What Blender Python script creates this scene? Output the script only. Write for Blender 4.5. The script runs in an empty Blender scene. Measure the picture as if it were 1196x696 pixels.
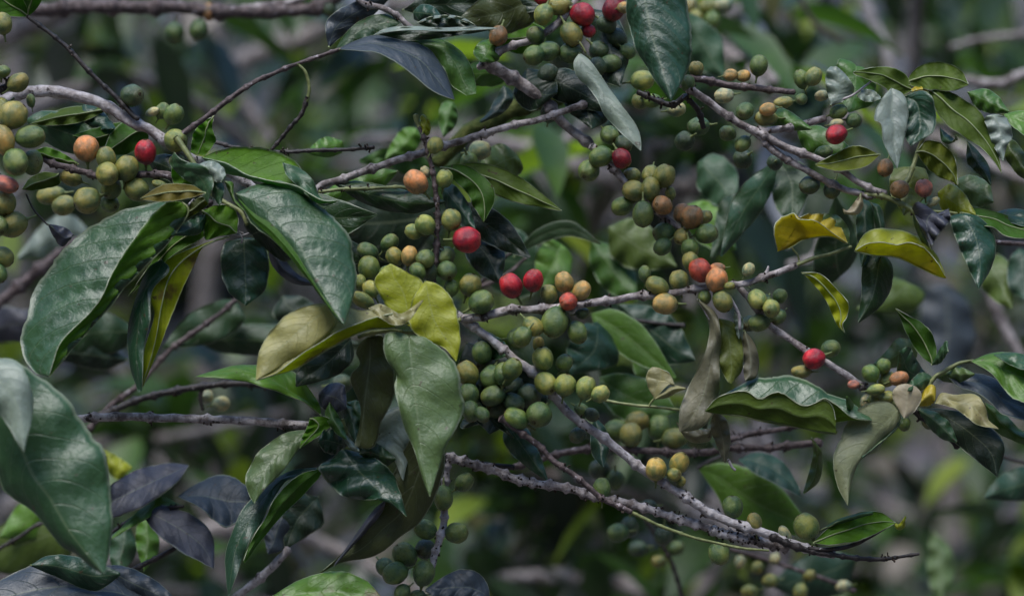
import bpy, bmesh, math, random
import numpy as np
from mathutils import Vector, Matrix, noise
R = math.radians
rnd = random.Random(11)
scene = bpy.context.scene
COL = scene.collection

# ------------------------------------------------------------------ camera, sky, sun, exposure
D, W, ZC = 1.6, 0.56, 1.5                 # camera-to-fruit distance, width of the picture there, camera height
cam_d = bpy.data.cameras.new('camera'); cam = bpy.data.objects.new('camera', cam_d); COL.objects.link(cam)
cam.location = (0, -D, ZC); cam.rotation_euler = (R(90), 0, 0)
cam_d.sensor_width = 36; cam_d.lens = 36 * D / W; cam_d.clip_start = 0.05; cam_d.clip_end = 400
cam_d.dof.use_dof = True; cam_d.dof.focus_distance = D + 0.0; cam_d.dof.aperture_fstop = 5.0
scene.camera = cam
world = bpy.data.worlds.new('World'); scene.world = world; world.use_nodes = True
wn = world.node_tree; wn.nodes.clear()
sky = wn.nodes.new('ShaderNodeTexSky'); sky.sky_type = 'NISHITA'; sky.sun_disc = False
sky.sun_elevation = R(65); sky.sun_rotation = R(209); sky.dust_density = 1.0; sky.air_density = 1.3; sky.ozone_density = 2.0
hs = wn.nodes.new('ShaderNodeHueSaturation'); hs.inputs['Saturation'].default_value = 1.18
bg = wn.nodes.new('ShaderNodeBackground'); bg.inputs['Strength'].default_value = 0.1
wo = wn.nodes.new('ShaderNodeOutputWorld')
wn.links.new(sky.outputs[0], hs.inputs['Color']); wn.links.new(hs.outputs[0], bg.inputs['Color']); wn.links.new(bg.outputs[0], wo.inputs['Surface'])
sun_d = bpy.data.lights.new('sun', 'SUN'); sun_d.energy = 1.5; sun_d.angle = R(30); sun_d.color = (1.0, 0.98, 0.96)
sun = bpy.data.objects.new('sun', sun_d); COL.objects.link(sun)
sun.rotation_euler = Vector((-0.28, -0.5, 1.25)).to_track_quat('Z', 'Y').to_euler(); sun.location = (0, 0, 6)
scene.view_settings.view_transform = 'Standard'; scene.view_settings.look = 'None'
scene.view_settings.gamma = 1; scene.view_settings.use_curve_mapping = False
scene.view_settings.exposure = 1.3

def P(x, y, d=0.0):
    """pixel of the photograph + distance behind the focal plane (m) -> point in the place"""
    s = (D + d) / D * W / 1196
    return np.array([(x - 598) * s, d, ZC - (y - 348) * s])
PX = W / 1196

# ------------------------------------------------------------------ materials
def new_mat(name):
    m = bpy.data.materials.new(name); m.use_nodes = True; nt = m.node_tree; nt.nodes.clear()
    return m, nt
def N(nt, t, **kw):
    n = nt.nodes.new(t)
    for k, v in kw.items():
        if k in ('operation', 'attribute_type', 'attribute_name', 'data_type', 'blend_type', 'feature', 'use_clamp', 'noise_dimensions', 'clamp_factor'): setattr(n, k, v)
        else: n.inputs[k.replace('_', ' ')].default_value = v
    return n
def mathn(nt, op, a, b=None, c=None):
    n = nt.nodes.new('ShaderNodeMath'); n.operation = op
    for i, v in enumerate((a, b, c)):
        if v is None: continue
        if isinstance(v, (int, float)): n.inputs[i].default_value = v
        else: nt.links.new(v, n.inputs[i])
    return n.outputs[0]
def sstep(nt, x, a, b):
    n = nt.nodes.new('ShaderNodeMapRange'); n.interpolation_type = 'SMOOTHSTEP'
    n.inputs['From Min'].default_value = a; n.inputs['From Max'].default_value = b
    nt.links.new(x, n.inputs['Value']); return n.outputs[0]
def mixc(nt, f, a, b, bt='MIX'):
    n = nt.nodes.new('ShaderNodeMix'); n.data_type = 'RGBA'; n.blend_type = bt
    for s, v in ((n.inputs[0], f), (n.inputs[6], a), (n.inputs[7], b)):
        if isinstance(v, (int, float)): s.default_value = v
        elif isinstance(v, tuple): s.default_value = (*v, 1)
        else: nt.links.new(v, s)
    return n.outputs[2]
def noise_t(nt, coord, scale, detail=3, rough=.55):
    n = nt.nodes.new('ShaderNodeTexNoise'); n.inputs['Scale'].default_value = scale; n.inputs['Detail'].default_value = detail
    n.inputs['Roughness'].default_value = rough; nt.links.new(coord, n.inputs['Vector']); return n.outputs['Fac']

def leaf_material(name, upper):
    m, nt = new_mat(name)
    tc = nt.nodes.new('ShaderNodeTexCoord'); sep = nt.nodes.new('ShaderNodeSeparateXYZ'); nt.links.new(tc.outputs['UV'], sep.inputs[0])
    u, v = sep.outputs[0], sep.outputs[1]
    e = mathn(nt, 'ABSOLUTE', mathn(nt, 'SUBTRACT', mathn(nt, 'MULTIPLY', u, 2.0), 1.0))
    at = nt.nodes.new('ShaderNodeAttribute'); at.attribute_type = 'OBJECT'; at.attribute_name = 'upper_colour' if upper else 'under_colour'
    sp = nt.nodes.new('ShaderNodeAttribute'); sp.attribute_type = 'OBJECT'; sp.attribute_name = 'wear'
    gl = nt.nodes.new('ShaderNodeAttribute'); gl.attribute_type = 'OBJECT'; gl.attribute_name = 'gloss'
    obj = tc.outputs['Object']
    n1 = noise_t(nt, obj, 60, 4); n2 = noise_t(nt, obj, 420, 3); n3 = noise_t(nt, obj, 25, 5, .7); n4 = noise_t(nt, obj, 1300, 2, .6); n5 = noise_t(nt, obj, 140, 4, .65)
    base = mixc(nt, 1.0, at.outputs['Color'], mixc(nt, n1, (.62, .66, .7), (1.4, 1.32, 1.2)), 'MULTIPLY'); base = mixc(nt, 1.0, base, mixc(nt, sstep(nt, n5, .3, .7), (.9, .91, .92), (1.1, 1.09, 1.07)), 'MULTIPLY')
    pale = mixc(nt, .5, at.outputs['Color'], (.34, .38, .22))
    # side veins sweep towards the tip
    t = mathn(nt, 'SUBTRACT', mathn(nt, 'MULTIPLY', v, 9.0), mathn(nt, 'MULTIPLY', mathn(nt, 'POWER', e, 1.3), 2.2))
    fr = mathn(nt, 'ABSOLUTE', mathn(nt, 'SUBTRACT', mathn(nt, 'FRACT', t), .5))          # .5 on a vein
    vein = sstep(nt, fr, .455, .5)
    vein = mathn(nt, 'MULTIPLY', vein, sstep(nt, e, 1.0, .8))
    rib = sstep(nt, e, .05, .01)
    marg = sstep(nt, e, .93, .985)
    c = mixc(nt, mathn(nt, 'MULTIPLY', vein, .24 if upper else .22), base, pale)
    c = mixc(nt, mathn(nt, 'MULTIPLY', rib, .4), c, pale)
    c = mixc(nt, mathn(nt, 'MULTIPLY', marg, .5), c, (.40, .43, .32))  # own yellowish margin, with a bright edge highlight painted in
    # pale dust, brown wear
    dust = sstep(nt, n2, .56, .75)
    c = mixc(nt, mathn(nt, 'MULTIPLY', dust, .07), c, (.35, .36, .33))
    wear = mathn(nt, 'MULTIPLY', sstep(nt, mathn(nt, 'ADD', n3, mathn(nt, 'MULTIPLY', sp.outputs['Fac'], .3)), .66, .78), .8)
    c = mixc(nt, wear, c, (.13, .07, .03))
    n6 = noise_t(nt, obj, 230, 2, .5); c = mixc(nt, mathn(nt, 'MULTIPLY', sstep(nt, n6, .70, .74), .75), c, (.07, .045, .02))
    pb = nt.nodes.new('ShaderNodeBsdfPrincipled'); nt.links.new(c, pb.inputs['Base Color'])
    rr = mathn(nt, 'ADD', mathn(nt, 'ADD', mathn(nt, 'MULTIPLY', n5, .07), mathn(nt, 'MULTIPLY', n4, .06)), mathn(nt, 'SUBTRACT', .5 if upper else .62, mathn(nt, 'MULTIPLY', gl.outputs['Fac'], .26)))
    nt.links.new(rr, pb.inputs['Roughness'])
    pb.inputs['Specular IOR Level'].default_value = .65 if upper else .25
    hgt = mathn(nt, 'ADD', mathn(nt, 'MULTIPLY', vein, -.3), mathn(nt, 'ADD', mathn(nt, 'ADD', mathn(nt, 'MULTIPLY', n2, .5), mathn(nt, 'MULTIPLY', n4, .22)), mathn(nt, 'ADD', mathn(nt, 'MULTIPLY', n5, .35), mathn(nt, 'MULTIPLY', n1, .6))))
    bp = nt.nodes.new('ShaderNodeBump'); bp.inputs['Strength'].default_value = .75; bp.inputs['Distance'].default_value = .0009
    nt.links.new(hgt, bp.inputs['Height']); nt.links.new(bp.outputs[0], pb.inputs['Normal'])
    tr = nt.nodes.new('ShaderNodeBsdfTranslucent')
    nt.links.new(mixc(nt, 1.0, c, (1.9, 2.3, .9), 'MULTIPLY'), tr.inputs['Color'])
    mx = nt.nodes.new('ShaderNodeMixShader'); mx.inputs[0].default_value = .32 if upper else .45
    nt.links.new(pb.outputs[0], mx.inputs[1]); nt.links.new(tr.outputs[0], mx.inputs[2])
    out = nt.nodes.new('ShaderNodeOutputMaterial'); nt.links.new(mx.outputs[0], out.inputs['Surface'])
    return m
M_UP = leaf_material('leaf_upper', True); M_UN = leaf_material('leaf_under', False)

def simple(name, ca, cb, scale, rough=.7, bump=.4, dist=.002, spec=.3, third=None, scale3=40, thr=(.6, .7), transl=0):
    m, nt = new_mat(name); tc = nt.nodes.new('ShaderNodeTexCoord'); ob = tc.outputs['Object']
    n1 = noise_t(nt, ob, scale, 5, .65)
    c = mixc(nt, sstep(nt, n1, .35, .68), ca, cb)
    n3 = noise_t(nt, ob, scale3, 4, .7)
    if third: c = mixc(nt, sstep(nt, n3, *thr), c, third)
    pb = nt.nodes.new('ShaderNodeBsdfPrincipled'); nt.links.new(c, pb.inputs['Base Color'])
    pb.inputs['Roughness'].default_value = rough; pb.inputs['Specular IOR Level'].default_value = spec
    bp = nt.nodes.new('ShaderNodeBump'); bp.inputs['Strength'].default_value = bump; bp.inputs['Distance'].default_value = dist
    nt.links.new(mathn(nt, 'ADD', n1, n3), bp.inputs['Height']); nt.links.new(bp.outputs[0], pb.inputs['Normal'])
    out = nt.nodes.new('ShaderNodeOutputMaterial')
    if transl:
        tr = nt.nodes.new('ShaderNodeBsdfTranslucent'); nt.links.new(mixc(nt, 1.0, c, (1.7, 2.0, .8), 'MULTIPLY'), tr.inputs['Color'])
        mx = nt.nodes.new('ShaderNodeMixShader'); mx.inputs[0].default_value = transl
        nt.links.new(pb.outputs[0], mx.inputs[1]); nt.links.new(tr.outputs[0], mx.inputs[2]); nt.links.new(mx.outputs[0], out.inputs['Surface'])
    else: nt.links.new(pb.outputs[0], out.inputs['Surface'])
    return m
BARK = {
 'pale':  simple('bark_pale', (.24, .21, .20), (.52, .485, .48), 170, .7, .7, .0016, .35, (.06, .048, .045), 130, (.57, .65)),
 'grey':  simple('bark_grey', (.11, .088, .08), (.44, .395, .38), 160, .7, .7, .0016, .35, (.035, .026, .022), 120, (.57, .66)),
 'brown': simple('bark_brown', (.04, .028, .026), (.13, .095, .09), 300, .6, .8, .0014, .4, (.32, .28, .29), 200, (.6, .68)),
 'dark':  simple('bark_dark', (.012, .01, .009), (.045, .035, .03), 300, .55, .7, .001, .45, (.4, .38, .37), 220, (.64, .72)),
 'moss':  simple('bark_moss', (.03, .045, .012), (.09, .1, .03), 180, .9, 1, .003, .1, (.06, .045, .03), 60),
 'green': simple('bark_green', (.10, .12, .04), (.22, .24, .09), 200, .5, .4, .001, .4),
}
M_STUB = simple('spur_dark', (.015, .011, .008), (.05, .035, .025), 500, .8, .6, .0008, .2, (.35, .33, .3), 300, (.64, .7))
M_RIB = simple('leaf_rib', (.16, .2, .08), (.26, .3, .14), 200, .5, .2, .0005, .4)
M_CALYX = simple('calyx', (.03, .02, .01), (.10, .07, .03), 400, .8, .6, .0006, .2)
M_RIM = simple('leaf_rim', (.24, .27, .17), (.4, .42, .3), 300, .5, .2, .0004, .5)  # edge highlight of the blade is put into this pale colour
M_STALK = simple('stalk', (.09, .12, .03), (.16, .19, .07), 400, .6, .3, .0005, .4)

def cherry_material():
    m, nt = new_mat('cherry_skin'); tc = nt.nodes.new('ShaderNodeTexCoord'); ob = tc.outputs['Object']
    at = nt.nodes.new('ShaderNodeAttribute'); at.attribute_type = 'OBJECT'; at.attribute_name = 'skin'
    oi = nt.nodes.new('ShaderNodeObjectInfo')
    vm = nt.nodes.new('ShaderNodeVectorMath'); vm.operation = 'ADD'; nt.links.new(ob, vm.inputs[0])
    cx = nt.nodes.new('ShaderNodeCombineXYZ'); nt.links.new(mathn(nt, 'MULTIPLY', oi.outputs['Random'], 37.0), cx.inputs[0]); nt.links.new(cx.outputs[0], vm.inputs[1])
    co = vm.outputs[0]
    n1 = noise_t(nt, co, 1.3, 3); n2 = noise_t(nt, co, 14, 3, .7); n3 = noise_t(nt, co, 5, 4, .7)
    c = mixc(nt, 1.0, at.outputs['Color'], mixc(nt, sstep(nt, n1, .3, .7), (.5, .66, .7), (1.5, 1.28, 1.0)), 'MULTIPLY')
    c = mixc(nt, mathn(nt, 'MULTIPLY', sstep(nt, n3, .58, .78), .15), c, (.22, .16, .06))
    c = mixc(nt, mathn(nt, 'MULTIPLY', sstep(nt, n2, .58, .75), .22), c, (.34, .33, .28))
    sep = nt.nodes.new('ShaderNodeSeparateXYZ'); nt.links.new(ob, sep.inputs[0])
    c = mixc(nt, 1.0, c, mixc(nt, sstep(nt, mathn(nt, 'ADD', sep.outputs[2], n1), -.6, 1.2), (.75, .85, .9), (1.3, 1.15, 1.0)), 'MULTIPLY')
    c = mixc(nt, mathn(nt, 'MULTIPLY', sstep(nt, sep.outputs[2], .72, 1.0), .35), c, (.2, .15, .06))
    pb = nt.nodes.new('ShaderNodeBsdfPrincipled'); nt.links.new(c, pb.inputs['Base Color'])
    nt.links.new(mathn(nt, 'ADD', mathn(nt, 'MULTIPLY', n3, .3), .15), pb.inputs['Roughness'])
    pb.inputs['Specular IOR Level'].default_value = .55
    pb.inputs['Subsurface Weight'].default_value = .08; pb.inputs['Subsurface Scale'].default_value = .003
    bp = nt.nodes.new('ShaderNodeBump'); bp.inputs['Strength'].default_value = .45; bp.inputs['Distance'].default_value = .0012
    nt.links.new(mathn(nt, 'ADD', n2, n3), bp.inputs['Height']); nt.links.new(bp.outputs[0], pb.inputs['Normal'])
    out = nt.nodes.new('ShaderNodeOutputMaterial'); nt.links.new(pb.outputs[0], out.inputs['Surface'])
    return m
M_CH = cherry_material()

# ------------------------------------------------------------------ builders
def mesh_obj(name, verts, faces, mats, parent=None, fm=None, uvs=None, smooth=True, loc=None):
    """one mesh object; verts in place coordinates; its origin goes to loc (or the first vertex)"""
    verts = np.asarray(verts, float); loc = np.asarray(loc if loc is not None else verts[0], float)
    me = bpy.data.meshes.new(name); me.from_pydata((verts - loc).tolist(), [], [list(map(int, f)) for f in faces])
    for m in mats: me.materials.append(m)
    if fm is not None: me.polygons.foreach_set('material_index', fm)
    if smooth: me.polygons.foreach_set('use_smooth', [True] * len(me.polygons))
    if uvs is not None:
        uvl = me.uv_layers.new(name='UVMap'); li = np.zeros(len(me.loops), int); me.loops.foreach_get('vertex_index', li)
        uvl.data.foreach_set('uv', np.asarray(uvs, float)[li].ravel())
    me.update(); o = bpy.data.objects.new(name, me); COL.objects.link(o)
    attach(o, parent, loc); return o
def world_loc(o):
    v = Vector((0, 0, 0))
    while o is not None: v += o.location; o = o.parent
    return np.array(v)
def attach(o, parent, loc):
    if parent is not None: o.parent = parent; o.location = Vector(loc - world_loc(parent))
    else: o.location = Vector(loc)
def cr(pts, n):
    """centripetal-ish Catmull-Rom resample to n points"""
    p = np.asarray(pts, float)
    if len(p) < 3: return np.array([p[0] + (p[-1] - p[0]) * t for t in np.linspace(0, 1, n)])
    seg = np.sqrt(np.linalg.norm(np.diff(p, axis=0), axis=1)) ** 1.6 + 1e-9; k = np.r_[0, np.cumsum(seg)]; k /= k[-1]
    q = np.vstack([2 * p[0] - p[1], p, 2 * p[-1] - p[-2]]); out = []
    for t in np.linspace(0, 1, n):
        i = min(max(np.searchsorted(k, t, 'right') - 1, 0), len(p) - 2); s = (t - k[i]) / (k[i + 1] - k[i])
        a, b, c, d = q[i], q[i + 1], q[i + 2], q[i + 3]
        out.append(.5 * ((2 * b) + (c - a) * s + (2 * a - 5 * b + 4 * c - d) * s * s + (3 * b - a - 3 * c + d) * s ** 3))
    return np.array(out)
def px(s): return np.array([[float(v) for v in t.split(',')] for t in s.split()])

def tube_geo(path, radii, sides=10, knobs=(), rough=.0, seed=0):
    path = np.asarray(path); n = len(path); V = []; F = []
    T = np.gradient(path, axis=0); T /= np.linalg.norm(T, axis=1)[:, None] + 1e-12
    up = np.array([0, -1., .13]); 
    for i in range(n):
        a = np.cross(T[i], up); a /= np.linalg.norm(a) + 1e-9; b = np.cross(a, T[i])
        for j in range(sides):
            th = 2 * math.pi * j / sides
            rr = radii[i] * (1 + rough * noise.noise(Vector((path[i][0] * 160 + seed, math.cos(th) * 1.2 + path[i][2] * 160, math.sin(th) * 1.2))))
            V.append(path[i] + (a * math.cos(th) + b * math.sin(th)) * rr)
    for i in range(n - 1):
        for j in range(sides):
            k = (j + 1) % sides; F.append((i * sides + j, i * sides + k, (i + 1) * sides + k, (i + 1) * sides + j))
    for e, i in ((0, 0), (1, n - 1)):
        c = len(V); V.append(path[i] + T[i] * radii[i] * (.5 if e else -.5))
        for j in range(sides):
            k = (j + 1) % sides; f = (i * sides + j, i * sides + k, c); F.append(f if not e else f)
    return V, F

class Branch:
    """a coffee branch: an Empty at its root end that parents stem, twigs, leaves and cherries"""
    def __init__(s, label, at, z=0.0, name='coffee_branch', cat='branch', group='coffee branches reaching into view'):
        s.z = z / 100; s.paths = []; s.ch = []
        s.root = bpy.data.objects.new(name, None); COL.objects.link(s.root); s.root.empty_display_size = .01
        s.root['label'] = label; s.root['category'] = cat
        if group: s.root['group'] = group
        s.root.location = Vector(P(at[0], at[1], s.z)); s.seed = rnd.random() * 50
    def stem(s, pts, r0, r1=None, bark='grey', zs=None, name='stem', nodes=26, swell=.5, stubs=0.5, label=None):
        q = px(pts); r1 = r0 if r1 is None else r1
        zz = np.interp(np.linspace(0, 1, len(q)), np.linspace(0, 1, len(zs)), zs) / 100 if zs is not None else np.zeros(len(q))
        p3 = np.array([P(a, b, s.z + c) for (a, b), c in zip(q, zz)])
        Lpx = np.linalg.norm(np.diff(q, axis=0), axis=1).sum(); n = max(8, int(Lpx / 2.2))
        c = cr(p3, n)
        for i in range(n):      # a branch is never ruler-straight
            v = noise.noise_vector(Vector(c[i] * 45 + s.seed)); c[i] += np.array([v.x, v.y, v.z]) * .0009
        rad = np.linspace(r0, r1, n) * PX
        ph = rnd.random() * nodes; L = np.linspace(0, Lpx, n); V2 = []; F2 = []; nodes_at = []
        if nodes:
            k = ph
            while k < Lpx:
                rad *= 1 + swell * np.exp(-((L - k) / (r0 * .62)) ** 2); nodes_at.append(k); k += nodes * rnd.uniform(.75, 1.35)
        V, F = tube_geo(c, rad, 12, rough=.28, seed=s.seed)
        fm = [0] * len(F)
        for k in nodes_at:      # dark spurs and pedicel remains round the nodes
            if rnd.random() > stubs: continue
            i = int(np.argmin(abs(L - k)))
            for _ in range(rnd.randint(3, 7)):
                th = rnd.uniform(0, 2 * math.pi); dr = np.array([math.cos(th) * .5, rnd.uniform(-1, .5), math.sin(th)]); dr /= np.linalg.norm(dr)
                a = c[min(max(i + rnd.randint(-2, 2), 0), n - 1)] + dr * rad[i] * .7; ln = rnd.uniform(.8, 2.2) * PX * 2
                b = a + dr * ln * .6 + np.array([rnd.uniform(-1, 1), 0, rnd.uniform(-1, 1)]) * ln * .3
                e = b + (dr + np.array([rnd.uniform(-.6, .6), 0, rnd.uniform(-.6, .6)])) * ln * .4
                v, f = tube_geo(cr([a, b, e], 5), np.array([1.3, 1.2, 1.0, 1.3, .9]) * PX * rnd.uniform(.7, 1.2), 6, rough=.5, seed=th)
                o = len(V); V += v; F += [tuple(x + o for x in t) for t in f]; fm += [1] * len(f)
        o = mesh_obj(name, V, F, [BARK[bark], M_STUB], s.root, fm, loc=c[0])
        if label: o['label'] = label
        s.paths.append(c); return o
    def nearest(s, p):
        best = None
        for c in s.paths:
            d = np.linalg.norm((c - p) * np.array([1, .2, 1]), axis=1); i = int(d.argmin())
            if best is None or d[i] < best[0]: best = (d[i], c[i])
        return best[1] if best else p + np.array([0, .01, .01])
    def cherries(s, rows, z=0.0):
        """rows: (x, y, long px, short px, colour[, tip angle deg or None, z cm]); back ones first"""
        for r in rows:
            x, y, a, b, col = r[:5]; ang = r[5] if len(r) > 5 else None; zo = (r[6] if len(r) > 6 else z) / 100
            d = s.z + zo; rr = (a + b) / 2
            for (X, Y, Rr, Z) in s.ch:
                dist = math.hypot(X - x, Y - y)
                if dist < (Rr + rr) * .97 and abs(Z - d) < .03:
                    need = math.sqrt(((Rr + rr) * .97) ** 2 - dist ** 2) * PX
                    d = min(d, Z - need * .8)
            s.ch.append((x, y, rr, d)); c = P(x, y, d); nb = s.nearest(c)
            if ang is None:
                ax = c - nb; ax[1] *= .4; ax[1] -= .001
                if np.linalg.norm(ax) < .003: ax = np.array([rnd.uniform(-1, 1), -.8, rnd.uniform(-1, 1)])
            elif ang == 'f': ax = np.array([rnd.choice((-1, 1)) * rnd.uniform(.25, .9), -.75, rnd.uniform(-.9, .1)])
            else: ax = np.array([math.cos(R(ang)), rnd.uniform(-.35, .1), math.sin(R(ang))])
            ax = ax / np.linalg.norm(ax); el = rnd.uniform(1.04, 1.17); sz = rnd.uniform(.95, 1.06); a, b = a * sz * (el if abs(a - b) < 2 else 1), b * sz
            o = bpy.data.objects.new('cherry', rnd.choice(CHM)); COL.objects.link(o)
            f = (D + d) / D * PX
            if ang is None or ang == 'f':                       # traced box is width x height
                sc = Vector((b * f, b * f, b * f)); 
                sc = Vector((min(a, b) * f, min(a, b) * f, max(a, b) * f)) if ang is None and abs(a - b) > 2 else Vector((b * .97 * f, b * .97 * f, a * f))
                if ang is None and abs(a - b) > 2:
                    ax = np.array([1., -.1, .15]) * (1 if ax[0] > 0 else -1) if a > b else np.array([.1, -.1, 1.]) * (1 if ax[2] > 0 else -1)
            else: sc = Vector((b * f, b * f, a * f))
            q = Vector(ax).to_track_quat('Z', 'Y'); o.rotation_mode = 'QUATERNION'
            o.rotation_quaternion = q @ Matrix.Rotation(rnd.uniform(0, 6.28), 3, 'Z').to_quaternion()
            o.parent = s.root; o.location = Vector(c) - s.root.location; o.scale = sc
            base = CC[col]; k = rnd.uniform(.85, 1.15)
            o['skin'] = [base[0] * k * rnd.uniform(.92, 1.08), base[1] * k, base[2] * k * rnd.uniform(.9, 1.1)]
            if col in CN: o['label'] = CN[col]
            for nm, me in (('calyx', CALYX), ('stalk', STALK)):
                q = bpy.data.objects.new(nm, me); COL.objects.link(q); q.parent = o
    def leaf(s, top, under, L, Rr, M=None, z=0.0, t=-2.0, c=(.5, .5), face='T', wav=.12, quilt=.06, gloss=.5, wear=0.0, rib=True, label=None, b=0.0, nr=44, stalk=None):
        Lp, Rp = px(L), px(Rr)
        Lc, Rc = cr(Lp, nr), cr(Rp, nr)
        Mc = cr(px(M), nr) if M else (Lc + Rc) / 2
        tt = np.linspace(0, 1, nr); env = np.sin(np.pi * np.clip(tt, 0, 1)) ** .6
        dM = s.z + (z + t * tt + b * np.sin(np.pi * tt)) / 100
        def lift(C, dd): return np.array([P(x, y, d) for (x, y), d in zip(C, dd)])
        f1, f2, p1, p2 = rnd.uniform(2, 4.5), rnd.uniform(2, 4.5), rnd.uniform(0, 6), rnd.uniform(0, 6)
        wl = wav / 100 * np.sin(2 * np.pi * f1 * tt + p1) * 2; wr = wav / 100 * np.sin(2 * np.pi * f2 * tt + p2) * 2
        A, Mid, B = lift(Lc, dM + env * (c[0] / 100 + wl)), lift(Mc, dM), lift(Rc, dM + env * (c[1] / 100 + wr))
        ed = np.array([[1 + .045 * noise.noise(Vector((t_ * 9, k_, s.seed))) + .03 * noise.noise(Vector((t_ * 26, k_, s.seed))) + .018 * noise.noise(Vector((t_ * 60, k_, s.seed))) for t_ in tt] for k_ in (0., 5.)])
        A = Mid + (A - Mid) * ed[0][:, None]; B = Mid + (B - Mid) * ed[1][:, None]
        K = 7; cols = []; us = []
        for i in range(K): cols.append(A + (Mid - A) * i / K); us.append(.5 * i / K)
        for i in range(K + 1): cols.append(Mid + (B - Mid) * i / K); us.append(.5 + .5 * i / K)
        G = np.stack(cols, 1); nc = G.shape[1]; us = np.array(us); e = np.abs(us * 2 - 1)
        def normals(G):
            du = np.gradient(G, axis=1); dv = np.gradient(G, axis=0); n = np.cross(du, dv); n /= np.linalg.norm(n, axis=2)[..., None] + 1e-12; return n
        n = normals(G)
        if (n[4:-4, 1:K, 1].mean() > 0) == (face == 'T'): n = -n; flip = True
        else: flip = False
        wd = (np.linalg.norm(A - Mid, axis=1) + np.linalg.norm(B - Mid, axis=1)) / 2
        T = tt[:, None] * 9 - e[None, :] ** 1.3 * 2.2
        h = np.abs(np.cos(np.pi * (T - 0.0))) ** .9 * quilt * (.75 if wd.max() > .008 else .35) * (1 - e ** 3)[None, :] * (1 - np.exp(-e * 7))[None, :] + .06 * (4 * e * (1 - e))[None, :]
        ns = np.array([[noise.noise(Vector(G[i, j] * 70 + s.seed)) + .3 * noise.noise(Vector(G[i, j] * 190 + s.seed)) for j in range(nc)] for i in range(nr)])
        G = G + n * ((h + .034 * ns) * wd[:, None])[..., None]
        n = normals(G) * (-1 if flip else 1)
        th = .0002; Vu = (G + n * th).reshape(-1, 3); Vd = (G - n * th).reshape(-1, 3); V = np.vstack([Vu, Vd]); o_ = nr * nc
        uv = np.array([[us[j], tt[i]] for i in range(nr) for j in range(nc)]); uv = np.vstack([uv, uv])
        F = []; fm = []
        for i in range(nr - 1):
            for j in range(nc - 1):
                a = i * nc + j; q = (a, a + 1, a + nc + 1, a + nc)
                for q3 in ((q[0], q[1], q[2]), (q[0], q[2], q[3])):
                    F.append(q3 if not flip else q3[::-1]); fm.append(0)
                    F.append(tuple(x + o_ for x in (q3[::-1] if not flip else q3))); fm.append(1)
            for a, b2 in ((i * nc, (i + 1) * nc), (i * nc + nc - 1, (i + 1) * nc + nc - 1)):
                F.append((a, b2, b2 + o_, a + o_)); fm.append(2)
        o = mesh_obj('leaf', V, F, [M_UP, M_UN, M_RIM], s.root, fm, uv, loc=Mid[0])
        k = rnd.uniform(.92, 1.08)
        o['upper_colour'] = [v * k for v in LC[top]]; o['under_colour'] = [v * k for v in LC[under]]; o['gloss'] = float(gloss); o['wear'] = float(wear)
        if label: o['label'] = label
        if rib:
            mp = G[:, K] - n[:, K] * th * 2.0
            if stalk is not None:
                a = P(stalk[0], stalk[1], s.z + z / 100); mp = np.vstack([cr([a, (a + mp[0]) / 2 + np.array([0, 0, .0008]), mp[0]], 6)[:-1], mp])
            v, f = tube_geo(mp, np.linspace(.00052, .00014, len(mp)), 6)
            mesh_obj('midrib', v, f, [M_RIB], o, loc=mp[0])
        return o

# unit cherry: slightly two-lobed berry along +Z, calyx ring at the tip, short stalk at the other end
def cherry_mesh(seed):
    V = []; F = []; nu, nv = 28, 18; r = random.Random(seed); fl = r.uniform(.9, 1.0)
    for i in range(nv + 1):
        ph = math.pi * i / nv
        for j in range(nu):
            th = 2 * math.pi * j / nu; d = Vector((math.sin(ph) * math.cos(th), math.sin(ph) * math.sin(th) * fl, math.cos(ph)))
            k = 1 - .035 * math.exp(-(math.cos(th) / .12) ** 2) * math.sin(ph) - .07 * math.exp(-(ph / .28) ** 2) - .03 * max(0, -d.z) ** 2
            k += .06 * noise.noise(d * 1.5 + Vector((seed * 7, 0, 0))) + .02 * noise.noise(d * 4 + Vector((seed * 3, 5, 0))) - .05 * max(0, -d.z - .2); V.append(d * k)
    for i in range(nv):
        for j in range(nu):
            k = (j + 1) % nu; a, b, c, d = i * nu + j, i * nu + k, (i + 1) * nu + k, (i + 1) * nu + j
            F.append((d, c, b, a))
    me = bpy.data.meshes.new('cherry_mesh'); me.from_pydata([tuple(v) for v in V], [], F)
    me.polygons.foreach_set('use_smooth', [True] * len(F)); me.materials.append(M_CH)
    bm = bmesh.new(); bm.from_mesh(me); bmesh.ops.remove_doubles(bm, verts=bm.verts, dist=1e-5); bmesh.ops.recalc_face_normals(bm, faces=bm.faces); bm.to_mesh(me); bm.free()
    return me
def lathe_mesh(name, prof, mat, nu=14):
    V = [(r * math.cos(2 * math.pi * j / nu), r * math.sin(2 * math.pi * j / nu), z) for r, z in prof for j in range(nu)]
    F = [(i * nu + j, i * nu + (j + 1) % nu, (i + 1) * nu + (j + 1) % nu, (i + 1) * nu + j) for i in range(len(prof) - 1) for j in range(nu)]
    me = bpy.data.meshes.new(name); me.from_pydata(V, [], F); me.polygons.foreach_set('use_smooth', [True] * len(F)); me.materials.append(mat); return me
CHM = [cherry_mesh(i) for i in range(5)]
CALYX = lathe_mesh('calyx_mesh', [(.001, .90), (.05, .90), (.07, .925), (.11, .94), (.13, .97), (.155, .96), (.17, .92), (.17, .85)], M_CALYX)
STALK = lathe_mesh('stalk_mesh', [(.2, -.93), (.14, -1.02), (.09, -1.2), (.10, -1.55), (.001, -1.57)], M_STALK, 8)
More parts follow.
